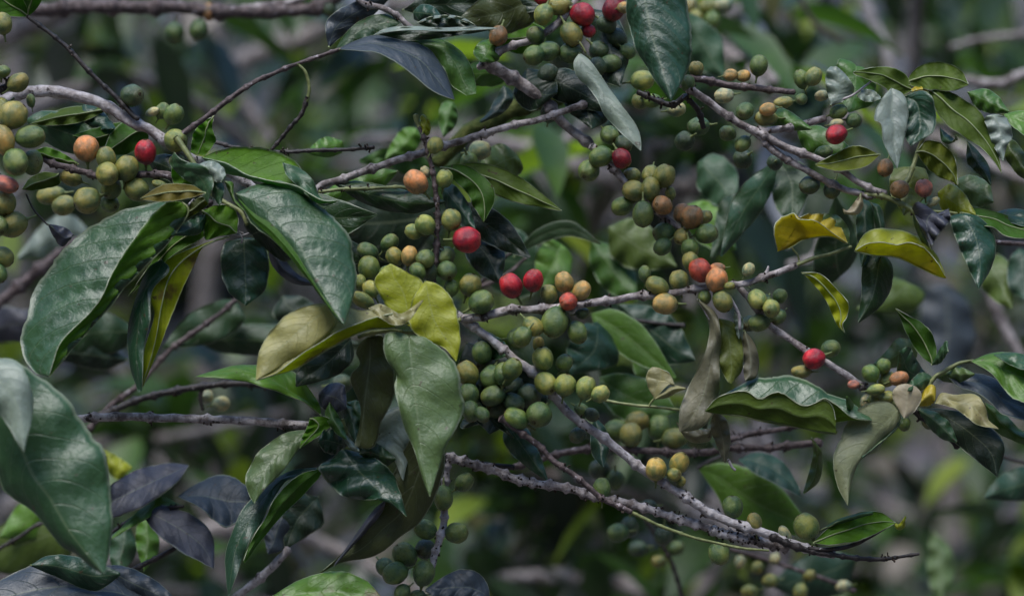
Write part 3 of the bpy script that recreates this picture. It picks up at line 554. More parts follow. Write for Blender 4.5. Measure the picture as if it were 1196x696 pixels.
# twig to the slate leaf
b = B('slender dark twig rising to the long slate blue leaf near the top', (215, 155), .5)
b.stem('213,156 238,138 262,120 298,97 320,86 350,73 378,64 402,57', 3.4, 2.2, 'brown', zs=(0, 0), nodes=27, swell=.4, stubs=.3); b.stem('348,74 357,84 361,103 358,118', 1.6, 2.2, 'green', name='leaf_stalk', nodes=0, zs=(-.4, -.4)); b.stem('359,112 352,132 340,146 328,162 317,176', 2.6, 2.0, 'dark', name='twig', nodes=12, stubs=.2, zs=(-.4, 0))
b.leaf('G', 'G', '250,136 238,142 226,155 222,178', '250,136 248,150 252,165 240,182', z=.6, t=-.4, c=(0, 0), face='U')
b.leaf('s', 'u', '396,58 410,50 437,42 475,47 500,57 515,75 525,98 531,117', '396,58 420,60 440,62 460,72 482,87 497,101 514,111 531,117', z=-.2, t=-1.6, c=(1.2, -1.2), gloss=.3, label='long slate blue leaf', wav=.04)
b.leaf('g', 'g', '440,38 480,40 520,48 545,68 555,95 556,110', '440,38 465,55 500,62 518,80 528,100 545,112', z=.7, t=-1, c=(.6, .2), gloss=.4, label='dark green leaf with rolled pale rim')
b.leaf('w', 'g', '435,42 450,34 475,31 512,33 548,32 580,33', '435,42 452,38 478,36 512,37 548,36 580,34', z=-.4, t=0, c=(.2, -.4), rib=False, gloss=.8, label='leaf seen edge on'); b.leaf('D', 'g', '440,40 475,34 520,34 576,33', '440,40 470,48 520,44 576,35', z=.2, t=0, c=(0, 0), rib=False)
b.leaf('w', 'D', '487,27 502,20 522,18 540,21 556,30', '487,27 502,23 522,21 540,24 556,31', z=.4, t=0, rib=False, c=(0, 0)); b.leaf('D', 'D', '487,28 505,22 530,22 556,31', '487,28 505,32 530,33 556,32', z=.8, t=0, rib=False, c=(0, 0))
b.leaf('s', 's', '384,56 380,30 395,12 440,-8 470,-20', '384,56 400,42 415,32 440,14 470,-18', z=1.2, t=1, c=(0, .5), gloss=.4, label='slate leaf cut by the top edge'); b.leaf('d', 'g', '392,58 405,38 425,22 450,17 468,27', '392,58 410,52 430,44 450,38 468,28', z=.9, t=.2, c=(.5, -.3), gloss=.2)
# grey limb at the top centre with the upper cherries
b = B('grey limb at the top middle bearing two red cherries and dark green ones', (620, 60), 2)
b.stem('405,-14 425,4 445,10 462,18 474,28 484,34', 3.6, 3.2, 'grey', nodes=30, zs=(0, -.5), name='twig'); b.stem('560,78 566,74 580,62 600,54 625,46 650,28 665,12 684,-14', 4.5, 4, 'grey', zs=(1, 0, 0)); b.stem('568,73 585,84 600,94 618,106 640,122 660,145 690,170', 8, 5, 'grey', nodes=60, zs=(2, 2, 2), stubs=.1, name='limb')
b.leaf('D', 'D', '470,12 510,-12 570,-12 640,8', '470,12 520,24 580,22 640,10', z=3, c=(0, 0)); b.leaf('O', 'O', '640,-12 600,-15 560,0 536,22', '640,-12 630,20 590,40 538,25', z=2, c=(0, .3)); b.leaf('e', 'm', '483,14 492,6 506,8 516,20', '483,14 485,24 500,26 516,22', z=1)
b.leaf('g', 'd', '575,45 560,50 553,62 560,72', '575,45 585,58 580,72 562,73', z=1); b.leaf('g', 'G', '640,35 615,25 590,30 575,45', '640,35 630,60 600,62 576,47', z=4, face='U'); b.leaf('g', 'u', '600,88 575,70 550,75 530,90', '600,88 580,100 555,100 530,92', z=4)
b.cherries([(582, 42, 13, 11, 'b', 250, 0), (626, 42, 12, 12, 'G'), (640, 60, 13, 12, 'G'), (654, 7, 15, 12, 'o'), (632, -2, 9, 8, 'r'), (635, 17, 12.5, 12, 'l', 250), (624, 65, 13, 12, 'g', 200), (666, 62, 13, 12, 'G'), (687, 36, 9, 9, 'r', -40), (680, 17, 14, 13.5, 'r', -30, -.3), (667, 40, 14, 13, 'o', -60, -.4)])
b.cherries([(700, 60, 12, 12, 'k'), (720, 44, 13, 12, 'k'), (708, 28, 12, 12, 'k'), (733, 60, 10, 10, 'G'), (712, 75, 13, 12, 'G'), (697, 78, 12, 12, 'k'), (717, 10, 14, 13, 'R', 250), (729, 9, 9, 7, 't'), (642, 132, 12, 11, 'k'), (640, 88, 12, 12, 'k')], z=2.4)
b.leaf('D', 'd', '640,88 660,80 690,95 715,130', '640,88 640,110 670,125 714,132', z=2.5); b.leaf('D', 'D', '615,80 600,110 620,130 650,110', '615,80 640,85 650,95 651,108', z=3); b.leaf('D', 'd', '690,100 670,100 660,125 690,150', '690,100 710,115 710,140 692,151', z=2.6)
b.leaf('D', 'D', '690,10 720,20 735,60 725,100', '690,10 690,50 700,90 724,102', z=3.2); b.leaf('D', 'g', '588,100 578,118 570,132 560,142', '588,100 600,110 590,130 562,144', z=6)
# pale strip leaf + quilted leaf
b = B('twig end with the narrow pale leaf and broad ribbed leaf at the top middle', (676, 48), -.5)
b.stem('676,48 680,54 684,62', 1.4, 1.2, 'green', nodes=0); b.stem('745,-25 762,-12 772,0', 3, 2, 'brown', name='twig', nodes=0)
b.leaf('w', 'w', '677,62 670,74 674,90 688,103 698,118 706,134 722,152 748,176', '677,62 690,72 700,86 712,104 728,126 742,145 748,160 749,176', z=-.5, t=-2, c=(.3, .3), gloss=.4, label='narrow pale green leaf with dark nicks', quilt=.1)
b.leaf('e', 'g', '765,-50 735,-20 732,10 738,42 746,63 764,92 784,118', '765,-50 795,-20 806,30 807,68 798,93 784,118', '765,-50 752,-15 755,12 762,44 773,80 784,118', z=-1, t=-3.2, c=(.9, .5), quilt=.13, gloss=.55, label='broad dark ribbed leaf pointing down', nr=64)
b = B('drooping stem with a hanging cluster of olive cherries and one dark red cherry', (690, 170), 2)
b.stem('690,170 705,186 722,203 742,224 762,243 780,256 795,270 806,288', 4.6, 2.8, 'grey', nodes=22, stubs=.9)
b.cherries([(712, 158, 13, 11, 'g', 'f', .6), (728, 168, 11, 10, 'k', 'f', .6), (688, 199, 14, 13, 'g', 'f', .4), (738, 206, 13, 11, 'o', 'f', .5), (760, 204, 12, 11, 'o', 'f', .5), (776, 206, 14, 13, 'o', 70, .2), (702, 183, 13, 12, 'g', 200, 0), (726, 185, 12.5, 11.5, 'R', -60, -.2), (727, 241, 13, 12, 'g', 200, .3), (741, 223, 13, 12, 'o', 170, 0), (760, 221, 13, 12, 'o', 90, .1), (783, 226, 8, 6, 'l', 100, -.1), (774, 240, 13, 12, 'b', 'f', -.3), (751, 250, 16, 12, 'g', -90, -.3),
            (822, 254, 9, 8, 'o', 20, .3), (797, 250, 13, 11, 'b', 90, .1), (808, 254, 14, 13, 'b', 70, 0), (776, 272, 12.5, 12, 'g', 190, 0), (797, 276, 11, 10, 'o', 'f', -.3), (774, 288, 12, 10, 'G', 220, .1), (806, 290, 12, 11, 'g', -80, 0), (825, 273, 14, 12, 'g', 10, -.2)])
# upper right limbs
b = B('forked bare purplish limbs with a red cherry at the upper right', (800, 98), 0)
b.stem('790,96 807,106 832,122 855,138 875,150 888,160 900,172 915,184 945,201 975,216 1000,224 1020,230', 4.6, 3.6, 'grey', nodes=44, stubs=.5); b.stem('872,149 890,157 920,173 950,184 975,195 1000,210 1020,221 1035,226', 4.4, 3.6, 'grey', zs=(0, -.4, 0), name='limb', nodes=40, stubs=.5)
b.stem('885,153 900,151 925,149 945,144 964,138', 4.2, 4, 'grey', name='limb', nodes=36, zs=(0, .5), stubs=.4); b.stem('806,92 825,94 850,99 887,104 910,106 928,108', 4.4, 3.4, 'brown', name='limb', nodes=30, zs=(.5, .5), stubs=.6)
b.stem('1010,226 1028,229 1041,233 1052,238 1062,243 1069,250', 3.4, 2.6, 'green', name='twig', nodes=18, zs=(0, -.5)); b.stem('800,112 815,130 822,150', 3.6, 3, 'dark', name='twig', zs=(.5, 1), stubs=.9); b.stem('745,108 765,116 785,122 800,112', 3, 3.4, 'dark', name='twig', zs=(2, 1), nodes=15, stubs=.9)
b.cherries([(853, 88, 8, 7, 't', None, .8), (868, 89, 8, 7, 't', None, .9), (886, 77, 12.5, 12, 'g', 80, .4), (936, 93, 11, 10, 'g', 110, .3), (950, 90, 11, 10, 'l', 60, .1), (936, 116, 8, 7.5, 'G', 'f'), (813, 81, 9, 9, 'o', 90, .6), (803, 98, 10, 9, 'G', 100), (870, 130, 11.5, 11, 'G', 'f', .3), (895, 138, 14, 9, 'o', 180, .4), (897, 128, 11, 8, 't', None, .1),
            (868, 168, 11, 10, 'g', 'f', .6), (850, 156, 12, 11, 'G', 'f', 1), (979, 131, 11.5, 9, 'g', 20, .2), (997, 141, 9, 9, 'G', None, .3), (977, 145, 9, 6, 'w', None, .2), (977, 157, 12.5, 11.5, 'r', 200, -.3), (946, 216, 13, 10.5, 'k', 200, .4), (972, 221, 11, 10, 'k', 250, .4), (962, 178, 11, 8, 'G', None, 1), (960, 112, 9, 7, 'w', None, .8)])
b.cherries([(1034, 196, 12, 10, 'b', 250, -.3), (1051, 221, 12, 11, 'b', 'f', -.4), (1079, 220, 10, 10, 'p', 100, -.3), (1090, 236, 9, 5, 'w', 30, 0)])
b.cherries([(816, 148, 12, 11, 'G'), (830, 160, 12, 11, 'g'), (800, 165, 12, 12, 'k'), (842, 140, 12, 11, 'g'), (868, 186, 12, 12, 'k'), (884, 176, 12, 11, 'k'), (905, 190, 10, 10, 'k'), (822, 118, 10, 9, 'o'), (846, 112, 12, 9, 'w'), (770, 132, 13, 9, 'w'), (748, 118, 12, 11, 'o'), (735, 88, 13, 10, 'o'), (750, 94, 13, 12, 'l'), (758, 102, 9, 9, 'o'), (790, 128, 12, 9, 'w'), (880, 116, 10, 7, 'w'), (915, 120, 12, 7, 'o'), (785, 150, 13, 10, 'g'), (762, 118, 10, 9, 'g')][::2], z=4)
b.leaf('d', 'o', '1028,181 1000,170 975,180 952,192', '1028,181 1010,195 980,200 953,194', z=.2, t=-1, c=(0, -.6), face='U', label='olive leaf under the limbs'); b.leaf('g', 'O', '890,128 905,124 925,132 948,150', '890,128 898,145 920,152 947,152', z=1.5)
b.leaf('g', 'g', '930,150 960,148 985,165 1010,190', '930,150 940,175 970,190 1008,192', z=4); b.leaf('c', 'b', '1006,226 998,236 990,246 984,244', '1006,226 1008,240 1002,250 986,250', z=-.4, t=-.5)
# leafy shoot at the upper right
b = B('leafy shoot at the upper right with a pale pointed leaf in front', (1096, 60), -.3)
b.stem('1048,236 1052,222 1062,205 1072,180 1080,150 1078,118 1066,106', 3, 2.2, 'green', nodes=40, zs=(.5, 2, .8), stubs=0); b.stem('970,124 982,117 997,111 1012,100 1019,94', 1.5, 1.2, 'pale', name='leaf_stalk', nodes=0)
b.leaf('u', 'u', '1066,106 1060,90 1045,80 1020,79 997,84', '1066,106 1048,112 1025,98 1000,88 996,85', z=.8, t=-1.2, c=(.3, -.4), face='U'); b.leaf('u', 'u', '1058,98 1066,84 1080,75 1100,73 1122,82 1131,98', '1058,98 1075,104 1095,106 1115,106 1131,100', z=1, t=-1, c=(.5, -.3), face='U'); b.leaf('y', 'y', '1064,108 1066,103 1074,101 1084,104', '1064,108 1070,110 1078,108 1084,106', z=.4, t=0)
b.leaf('g', 'u', '1084,105 1105,106 1126,117 1146,132 1158,158 1166,182 1170,202', '1084,105 1090,122 1102,142 1125,160 1145,172 1160,188 1170,203', z=.5, t=-2.2, c=(.5, -.2), face='U', label='long green leaf hanging down right', gloss=.4)
b.leaf('w', 'm', '1041,103 1030,115 1023,128 1021,140 1029,145 1031,162 1036,176 1048,197', '1041,103 1054,110 1060,125 1060,145 1056,162 1052,182 1048,197', z=-.9, t=-1.6, c=(-.3, .1), gloss=.6, quilt=.03, wav=.04, label='pale grey green pointed leaf in front')
b.leaf('e', 'm', '1054,114 1057,130 1056,148 1058,162 1063,170', '1054,114 1068,108 1080,107 1088,113 1093,130 1091,152 1080,162 1064,171', z=-.5, t=-1.4, c=(0, -.4), gloss=.6, quilt=.09, label='dark ribbed leaf with a pale rim')
b.leaf('w', 'w', '970,124 964,95 968,80 977,78', '970,124 985,118 998,106 988,88 977,78', z=-.2, t=.6, c=(.3, .3), gloss=.7, label='curled pale leaf'); b.leaf('w', 'm', '1001,112 1008,105 1020,106 1029,114', '1001,112 1008,118 1018,119 1029,116', z=0, t=-.5, c=(.2, -.2), gloss=.8)
b.leaf('w', 's', '1160,134 1150,138 1154,152 1160,170 1171,188', '1160,134 1174,137 1181,150 1182,162 1176,170 1172,188', z=-.5, t=-1, c=(.3, .2), gloss=.8, label='small whitish leaf'); b.leaf('G', 'u', '1172,134 1190,130 1215,132 1250,145', '1172,134 1185,150 1210,162 1250,150', z=.2, t=-1, c=(.5, -.5))
b.leaf('u', 'o', '1070,178 1082,165 1100,168 1115,185 1119,216', '1070,178 1082,195 1095,206 1110,212 1119,217', z=.6, t=-1, c=(.2, 0), face='U'); b.leaf('m', 'm', '1098,150 1108,158 1118,164 1116,158', '1098,150 1100,165 1108,168 1117,160', z=1); b.leaf('d', 'u', '1130,165 1145,180 1155,195 1158,215', '1130,165 1130,190 1145,205 1157,217', z=1.6)
b.leaf('o', 'o', '1060,195 1042,200 1040,225 1055,250', '1060,195 1082,200 1080,230 1056,252', z=3); b.leaf('Y', 'o', '1095,225 1110,215 1125,225 1140,250', '1095,225 1100,245 1115,255 1140,252', z=2); b.leaf('p', 'o', '1115,210 1135,205 1155,215 1160,235', '1115,210 1120,230 1140,242 1160,237', z=3.5); b.leaf('u', 'd', '1170,160 1185,165 1200,185 1215,215', '1170,160 1172,180 1190,205 1215,217', z=1.5); b.leaf('g', 'o', '1130,108 1150,104 1165,112 1178,130', '1130,108 1140,125 1155,132 1178,132', z=2.5)
b.leaf('g', 'G', '1000,80 980,70 975,100 990,130', '1000,80 1020,90 1020,120 992,132', z=3)
b = B('shoot with a twisted slate leaf and a dark shiny leaf at the right', (1230, 262), -.3)
b.stem('1062,242 1085,247 1105,248 1118,250', 2.4, 2, 'green', nodes=0); b.stem('1150,283 1175,284 1210,286', 3, 3, 'brown', name='twig', nodes=0, zs=(4, 4))
b.leaf('S', 's', '1108,244 1090,250 1072,236 1066,246 1078,270 1088,292', '1108,244 1110,258 1098,272 1090,284 1088,292', z=-.3, t=-.8, c=(.3, -.3), gloss=.3, wav=.2, quilt=.05, label='twisted slate leaf'); b.leaf('p', 'm', '1066,246 1068,262 1075,280 1086,292', '1066,246 1074,256 1082,275 1087,292', z=0, t=0)
b.leaf('e', 'd', '1124,250 1110,254 1114,272 1120,288 1132,315 1143,338', '1124,250 1144,254 1160,272 1163,292 1157,314 1143,338', z=-.3, t=-2.2, c=(.3, .5), quilt=.08, gloss=.95, label='dark shiny drooping leaf'); b.leaf('g', 'g', '1121,249 1140,243 1168,249 1200,260 1240,275', '1121,249 1140,262 1160,266 1180,277 1240,282', z=.5, t=-1.5, c=(.6, -.7), face='U', label='long green leaf')
b.leaf('e', 'w', '1160,249 1185,244 1210,250 1240,262', '1160,249 1180,260 1205,266 1240,266', z=.9, t=-1.5, c=(.8, -.4), gloss=.8); b.leaf('d', 'O', '1030,298 1018,292 1008,305 1006,345 1002,376', '1030,298 1042,310 1041,335 1028,358 1003,377', z=2, t=-1, label='olive leaf hanging in shade'); b.leaf('m', 'm', '1003,232 1000,260 1003,290 1006,310', '1003,232 1018,240 1020,280 1007,312', z=3); b.leaf('m', 'm', '1016,236 1022,260 1026,285 1022,305', '1016,236 1030,245 1034,285 1024,306', z=3.2)
# middle branch
b = B('middle branch with red cherries along it ending in yellow leaves', (545, 372), 0)
b.stem('540,372 560,370 580,366 600,361 615,362 640,360 660,358 680,356 700,353 720,350 745,345 765,345 780,343 800,339 820,336 845,334 870,331 892,324 910,318 930,310', 5.2, 3.6, 'grey', nodes=38, stubs=1, swell=.45)
b.stem('930,310 950,302 970,297 982,292 994,288', 2.6, 1.8, 'green', name='twig', nodes=0); b.stem('933,306 931,298 926,292 923,286', 1.3, 1.1, 'green', name='leaf_stalk', nodes=0); b.stem('890,325 896,318 898,311', 3.4, 1.0, 'pale', name='spur', nodes=0)
b.leaf('y', 'y', '990,284 980,262 965,251 945,250 934,254', '990,284 972,272 952,258 932,256 926,249 908,258 904,272 908,293', '990,284 972,276 955,276 938,280 925,288 908,294', z=-.2, t=-.3, c=(1.0, -.8), face='T', gloss=.2, quilt=.02, label='yellow leaf folded like a tent')
b.leaf('p', 'Y', '992,286 991,268 978,252 955,250 935,256', '992,286 978,272 960,264 945,258 935,258', z=.5, t=0, c=(.3, 0), rib=False); b.leaf('Y', 'y', '998,293 1010,273 1028,267 1058,270 1080,282 1095,300 1105,324', '998,293 1012,285 1030,283 1048,286 1062,283 1080,290 1096,308 1105,324', '998,293 1018,297 1046,300 1072,312 1090,320 1105,325', z=-.2, t=-1, c=(1, -.8), gloss=.25, quilt=.02, label='yellow leaf folded lengthwise')
b.leaf('y', 'Y', '936,318 958,320 978,338 991,355 989,370 984,378 987,389', '936,318 950,332 964,350 973,370 978,380 987,389', z=-.3, t=-1, c=(-.3, .2), gloss=.3, face='U', label='small yellow leaf hanging down')
b.cherries([(659, 330, 12, 12, 't', 110, .3), (679, 340, 12, 11, 't', 60, .1), (641, 344, 12, 10, 'o', 100, .5), (597, 334, 14, 13.5, 'r', 120, .2), (623, 328, 15, 12.5, 'r', 80, -.1), (664, 352, 12, 11.5, 'n', 'f', -.6), (648, 376, 16.5, 15.5, 'g', 250, -.4), (674, 388, 14.5, 12, 'g', -60, -.2), (622, 381, 13, 12, 'o', -45, -.4), (610, 393, 13, 13, 'g', 230, -.5), (680, 366, 9, 7, 'G', None, .4),
            (753, 320, 9.5, 8.5, 'g', 90, .1), (793, 328, 13, 12, 'o', 100, .2), (768, 334, 13.5, 12, 'o', 150, -.2), (807, 306, 12, 10, 'o', 110, .3), (838, 314, 9, 8, 'a', None, .5), (818, 316, 13, 13, 'n', 120, -.2), (837, 327, 15.5, 13, 'a', 80, -.4), (823, 347, 8.5, 8, 'g', -90, -.2), (844, 352, 14, 12, 'o', -60, -.5), (777, 355, 15, 12, 't', 180, -.6), (852, 334, 6, 5, 'o', 10, -.5), (874, 315, 9, 7, 'w', 60, -.2)])
b = B('thin reddish branch leaving the cherries to the lower right with one red cherry', (866, 336), .6)
b.stem('862,335 880,356 900,380 920,394 940,408 958,420 975,430 1000,447 1014,456', 3.6, 4.4, 'grey', nodes=60, stubs=.3)
b.cherries([(875, 378, 11, 10, 'k', 'f', .6), (909, 370, 10, 9, 'g', 'f', .3), (911, 346, 9, 9, 'g', None, .2), (893, 353, 10, 10, 'g', 'f', 0), (884, 349, 12, 11, 'l', 'f', -.1), (901, 360, 11, 11, 'l', 'f', -.3), (887, 377, 12, 10.5, 'g', 190, -.2), (970, 407, 12.5, 11, 'g', 20, .4), (936, 434, 12, 7.5, 'o', 180, -.1), (951, 419, 13, 12.5, 'r', 200, -.6), (997, 449, 8, 6, 'p', 180, -.2),
            (1011, 468, 8, 7, 'w'), (1022, 466, 9, 7, 'o'), (1036, 464, 10, 8, 'o'), (1036, 443, 10, 9, 'o'), (1050, 442, 11, 9.5, 'a', 20, -.2), (1032, 428, 9, 8.5, 'g', 80, -.1), (1017, 436, 11, 10.5, 'g', 120, -.2), (1023, 455, 11, 7, 'l', None, -.4)])
b.cherries([(1056, 494, 9, 8, 'g', -90, .5), (1085, 492, 9, 9, 'o', 120, 1)])
# right end foliage
b = B('leafy end at the right with a bright green leaf and drooping pale leaves', (1090, 450), -.2)
b.stem('1014,456 1035,466 1052,474 1070,474 1080,462 1092,442 1104,434 1120,425 1137,422', 3, 2, 'green', nodes=0); b.stem('1062,476 1080,490 1100,505 1118,522', 3.4, 3.2, 'dark', name='twig', nodes=20, zs=(1, 2))
b.leaf('d', 'g', '1090,426 1074,414 1058,388 1052,372 1046,360', '1090,426 1094,412 1090,392 1078,378 1062,369 1046,360', z=.3, t=.3, c=(.3, 0), face='U', label='dark green leaf pointing up')
b.leaf('G', 'G', '1134,422 1160,412 1190,414 1230,425 1260,445', '1134,422 1158,436 1172,454 1196,470 1260,480', z=-.3, t=-2, c=(.8, -.6), label='bright green leaf at the right edge', gloss=.4); b.leaf('m', 'G', '1160,414 1185,412 1215,420 1250,430', '1160,414 1180,426 1200,432 1250,434', z=-1.2, t=-1, c=(.6, -.3), rib=False, gloss=.8)
b.leaf('s', 's', '1107,440 1130,436 1150,438 1172,448 1200,462 1250,470', '1107,440 1120,452 1137,457 1157,471 1172,484 1200,491 1250,500', z=.2, t=-1, c=(1, -.7), gloss=.3, label='slate blue leaf below the bright green one')
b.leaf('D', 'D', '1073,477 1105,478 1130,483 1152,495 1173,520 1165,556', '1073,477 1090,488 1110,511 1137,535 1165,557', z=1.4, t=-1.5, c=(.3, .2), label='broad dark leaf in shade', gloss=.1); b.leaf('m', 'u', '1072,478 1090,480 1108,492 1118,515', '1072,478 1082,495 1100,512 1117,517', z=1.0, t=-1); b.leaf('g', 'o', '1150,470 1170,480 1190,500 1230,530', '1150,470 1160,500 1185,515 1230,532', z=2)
b.leaf('t', 'y', '1092,471 1100,459 1116,461 1140,461 1151,476 1154,490 1166,500', '1092,471 1110,475 1126,484 1142,496 1166,501', z=-.9, t=-1, c=(.3, -.3), wear=.4, gloss=.2, quilt=.02, label='pale yellow leaf with brown stains'); b.leaf('y', 'y', '1073,474 1075,462 1085,450 1092,452 1092,466', '1073,474 1082,474 1088,472 1092,468', z=-.7, t=0, wear=.3, quilt=.01, wav=.03); b.leaf('c', 'c', '1056,489 1047,474 1042,460 1048,451 1058,448', '1056,489 1070,478 1076,463 1070,452 1058,448', z=-1.6, t=.5, c=(.2, .2), gloss=.2, quilt=.01, wav=.02, label='round cream leaf')
b.leaf('q', 'q', '1051,478 1034,469 1010,472 993,490 980,515 973,537 978,566 990,590', '1051,478 1048,494 1036,508 1024,526 1006,535 997,553 992,573 990,590', '1051,478 1038,490 1020,510 1006,530 992,555 990,590', z=-1.2, t=-2, c=(.4, .5), gloss=.25, label='large drooping pale olive leaf'); b.leaf('m', 'p', '1052,487 1046,498 1035,510 1006,533', '1052,487 1048,500 1030,516 1008,535', z=-.8, t=-1.5)
b.leaf('p', 'm', '1015,492 1004,485 996,470 990,462', '1015,492 1000,492 990,480 988,464', z=-.4); b.leaf('m', 'm', '1088,426 1098,408 1106,398 1107,410', '1088,426 1098,424 1104,416 1107,411', z=.2); b.leaf('p', 'm', '1093,440 1105,430 1120,428 1138,436', '1093,440 1105,446 1122,446 1138,438', z=.8); b.leaf('m', 'm', '1084,440 1070,420 1062,405 1050,410', '1084,440 1060,450 1048,440 1050,412', z=2)
b.leaf('m', 'm', '1088,440 1078,435 1066,442 1060,456', '1088,440 1088,448 1075,456 1061,457', z=.4); b.leaf('u', 'o', '1072,400 1050,395 1035,410 1020,425', '1072,400 1068,420 1040,430 1020,427', z=5)
b = B('wavy edged leaf on a thin pale twig right of centre', (706, 468), -1)
b.stem('704,467 722,471 745,474 775,476 800,479 815,480 828,478', 1.8, 1.5, 'green', nodes=0, stubs=0, zs=(.5, 0, 0)); b.stem('758,475 761,470 765,465', 1.2, 1.0, 'green', name='leaf_stalk', nodes=0)
b.leaf('m', 'o', '823,480 835,466 855,455 880,443 905,439 930,440 948,447 968,460 990,468 1008,480 1019,491', '823,480 840,463 870,456 888,465 912,458 938,473 962,466 978,474 996,487 1019,491', '823,480 850,483 890,490 932,499 976,506 968,496 990,490 1019,491', z=-.3, t=-1, c=(1.4, -1.0), wav=.05, gloss=.9, label='wavy edged leaf folded lengthwise', nr=64)
b.leaf('o', 'u', '823,480 840,463 870,457 888,466 912,459 938,474 962,467 972,474 976,490', '823,480 835,483 860,485 892,491 930,499 955,504 976,506', z=-1.5, t=-.6, c=(.1, .4), face='U', wav=.04, nr=40, rib=False)
b.leaf('t', 'b', '765,466 757,452 755,438 762,429 772,431', '765,466 772,458 784,447 788,450 782,436 772,431', z=-.2, t=.3, c=(.2, -.3), label='small folded tan leaf', gloss=.2, quilt=.01, wav=.03); b.leaf('t', 't', '765,466 774,456 786,450 801,453', '765,466 780,464 790,458 801,454', z=-.4, t=-.2, rib=False, quilt=.01, wav=.02)
b = B('withered grey leaves hanging below the orange cherries', (846, 348), -.6)
b.stem('850,345 856,356 862,368 864,385', 2, 1.6, 'pale', nodes=0); b.stem('815,349 822,360 829,372 836,380', 1.6, 1.4, 'pale', name='leaf_stalk', nodes=0)
b.leaf('b', 'c', '815,350 826,370 829,390 820,420 804,452 794,478 793,503', '815,350 836,366 842,395 840,420 841,450 836,478 818,500 794,504', z=-.2, t=-.8, c=(.4, .2), wear=.25, gloss=.2, quilt=.1, wav=.25, label='withered grey brown leaf')
b.leaf('o', 'b', '840,372 838,400 840,425 850,446', '840,372 858,378 867,400 867,430 854,448', z=.3, t=-.6, c=(.2, .3), quilt=.10, gloss=.2, label='dark withered leaf with raised ribs'); b.leaf('b', 'b', '869,386 867,405 868,425 870,444', '869,386 880,400 886,420 883,440 871,445', z=.2, t=-.6, wear=.2, gloss=.2)
b.leaf('w', 'w', '858,364 857,372 858,384 862,394', '858,364 866,370 868,382 863,396', z=0, t=0, rib=False); b.leaf('b', 'o', '834,480 830,498 838,522 846,540', '834,480 848,490 853,515 847,541', z=.1, t=0, wear=.2)
b.leaf('u', 'p', '948,511 950,528 944,555 938,576', '948,511 960,530 957,560 940,576', z=1.2, t=-.6); b.stem('852,536 856,545 860,549', 1.8, 1.6, 'pale', name='leaf_stalk', nodes=0)
b.leaf('b', 'b', '832,500 812,502 795,498 790,492', '832,500 828,515 805,515 790,494', z=.8, t=0, wear=.1)
# upright brown twig
b = B('upright brown twig with tan and red cherries left of centre', (506, 320), 0)
b.stem('505,330 507,310 510,290 511,270 512,250 508,225 505,200 501,178 495,158 489,146', 3.6, 2.2, 'brown', nodes=19, stubs=.8, swell=.5); b.leaf('Y', 'y', '493,156 490,142 494,134 500,140', '493,156 500,158 503,150 501,141', z=-.1, t=.2, label='pale yellow bud scale')
b.stem('490,148 487,140 486,134', 2.2, 3.4, 'green', name='bud', nodes=0)
b.cherries([(430, 294, 14, 11, 'G', 150, .7), (455, 284, 13, 11, 'G', 50, .5), (520, 300, 13, 12, 'G', 'f', .6), (522, 316, 12, 12, 'G', 'f', .5), (500, 318, 12, 12, 'k', 'f', .5), (497, 201, 8, 6, 'w', 120, .3), (508, 170, 10, 9.5, 'l', 60, -.2), (519, 209, 10, 9.5, 'l', 80, 0), (486, 213, 15.5, 14, 'a', 130, -.1), (461, 300, 11, 10, 'o', 120, .1), (478, 299, 13, 10, 't', 80, 0), (483, 271, 11, 9, 'l', 160, .1), (497, 263, 13, 11, 'l', 130, -.1), (527, 257, 14, 12, 'l', 80, -.1), (545, 280, 17, 15, 'r', 0, -.3), (497, 302, 12, 11, 'g', 'f', -.2), (488, 317, 11, 9, 'g', 120, -.2), (431, 314, 15, 14, 'g', 100, .1), (420, 330, 10, 8, 'l', 100, .1), (433, 338, 12, 10, 'l', 120, -.2), (424, 351, 15, 9, 'l', 150, .1), (452, 318, 9, 8, 'g', None, .6)])
b.cherries([(527, 337, 10, 9.5, 'g', 90, .2), (549, 333, 13, 12.5, 'o', 70, .1), (562, 353, 15.5, 13.5, 'g', 30, -.1)])
b.leaf('d', 'g', '514,196 540,192 565,206 577,222 577,236 565,260', '514,196 525,206 545,225 552,240 565,260', z=1.5, t=-1, c=(.3, 0), face='U', label='green leaf with pointed tip'); b.leaf('g', 'u', '520,196 555,190 590,198 620,216 640,232 656,246', '520,196 545,212 575,226 600,236 630,242 656,247', z=3, t=-1.5, c=(.5, 0), face='U', label='long bright green leaf'); b.leaf('e', 'd', '516,222 530,216 548,240 556,270', '516,222 522,245 540,262 556,272', z=2.2)
b.leaf('D', 'D', '530,235 570,240 600,265 620,300', '530,235 540,265 580,290 618,302', z=5, c=(0, 0)); b.leaf('D', 'D', '540,270 580,280 590,300 585,330', '540,270 545,300 560,320 584,332', z=5)
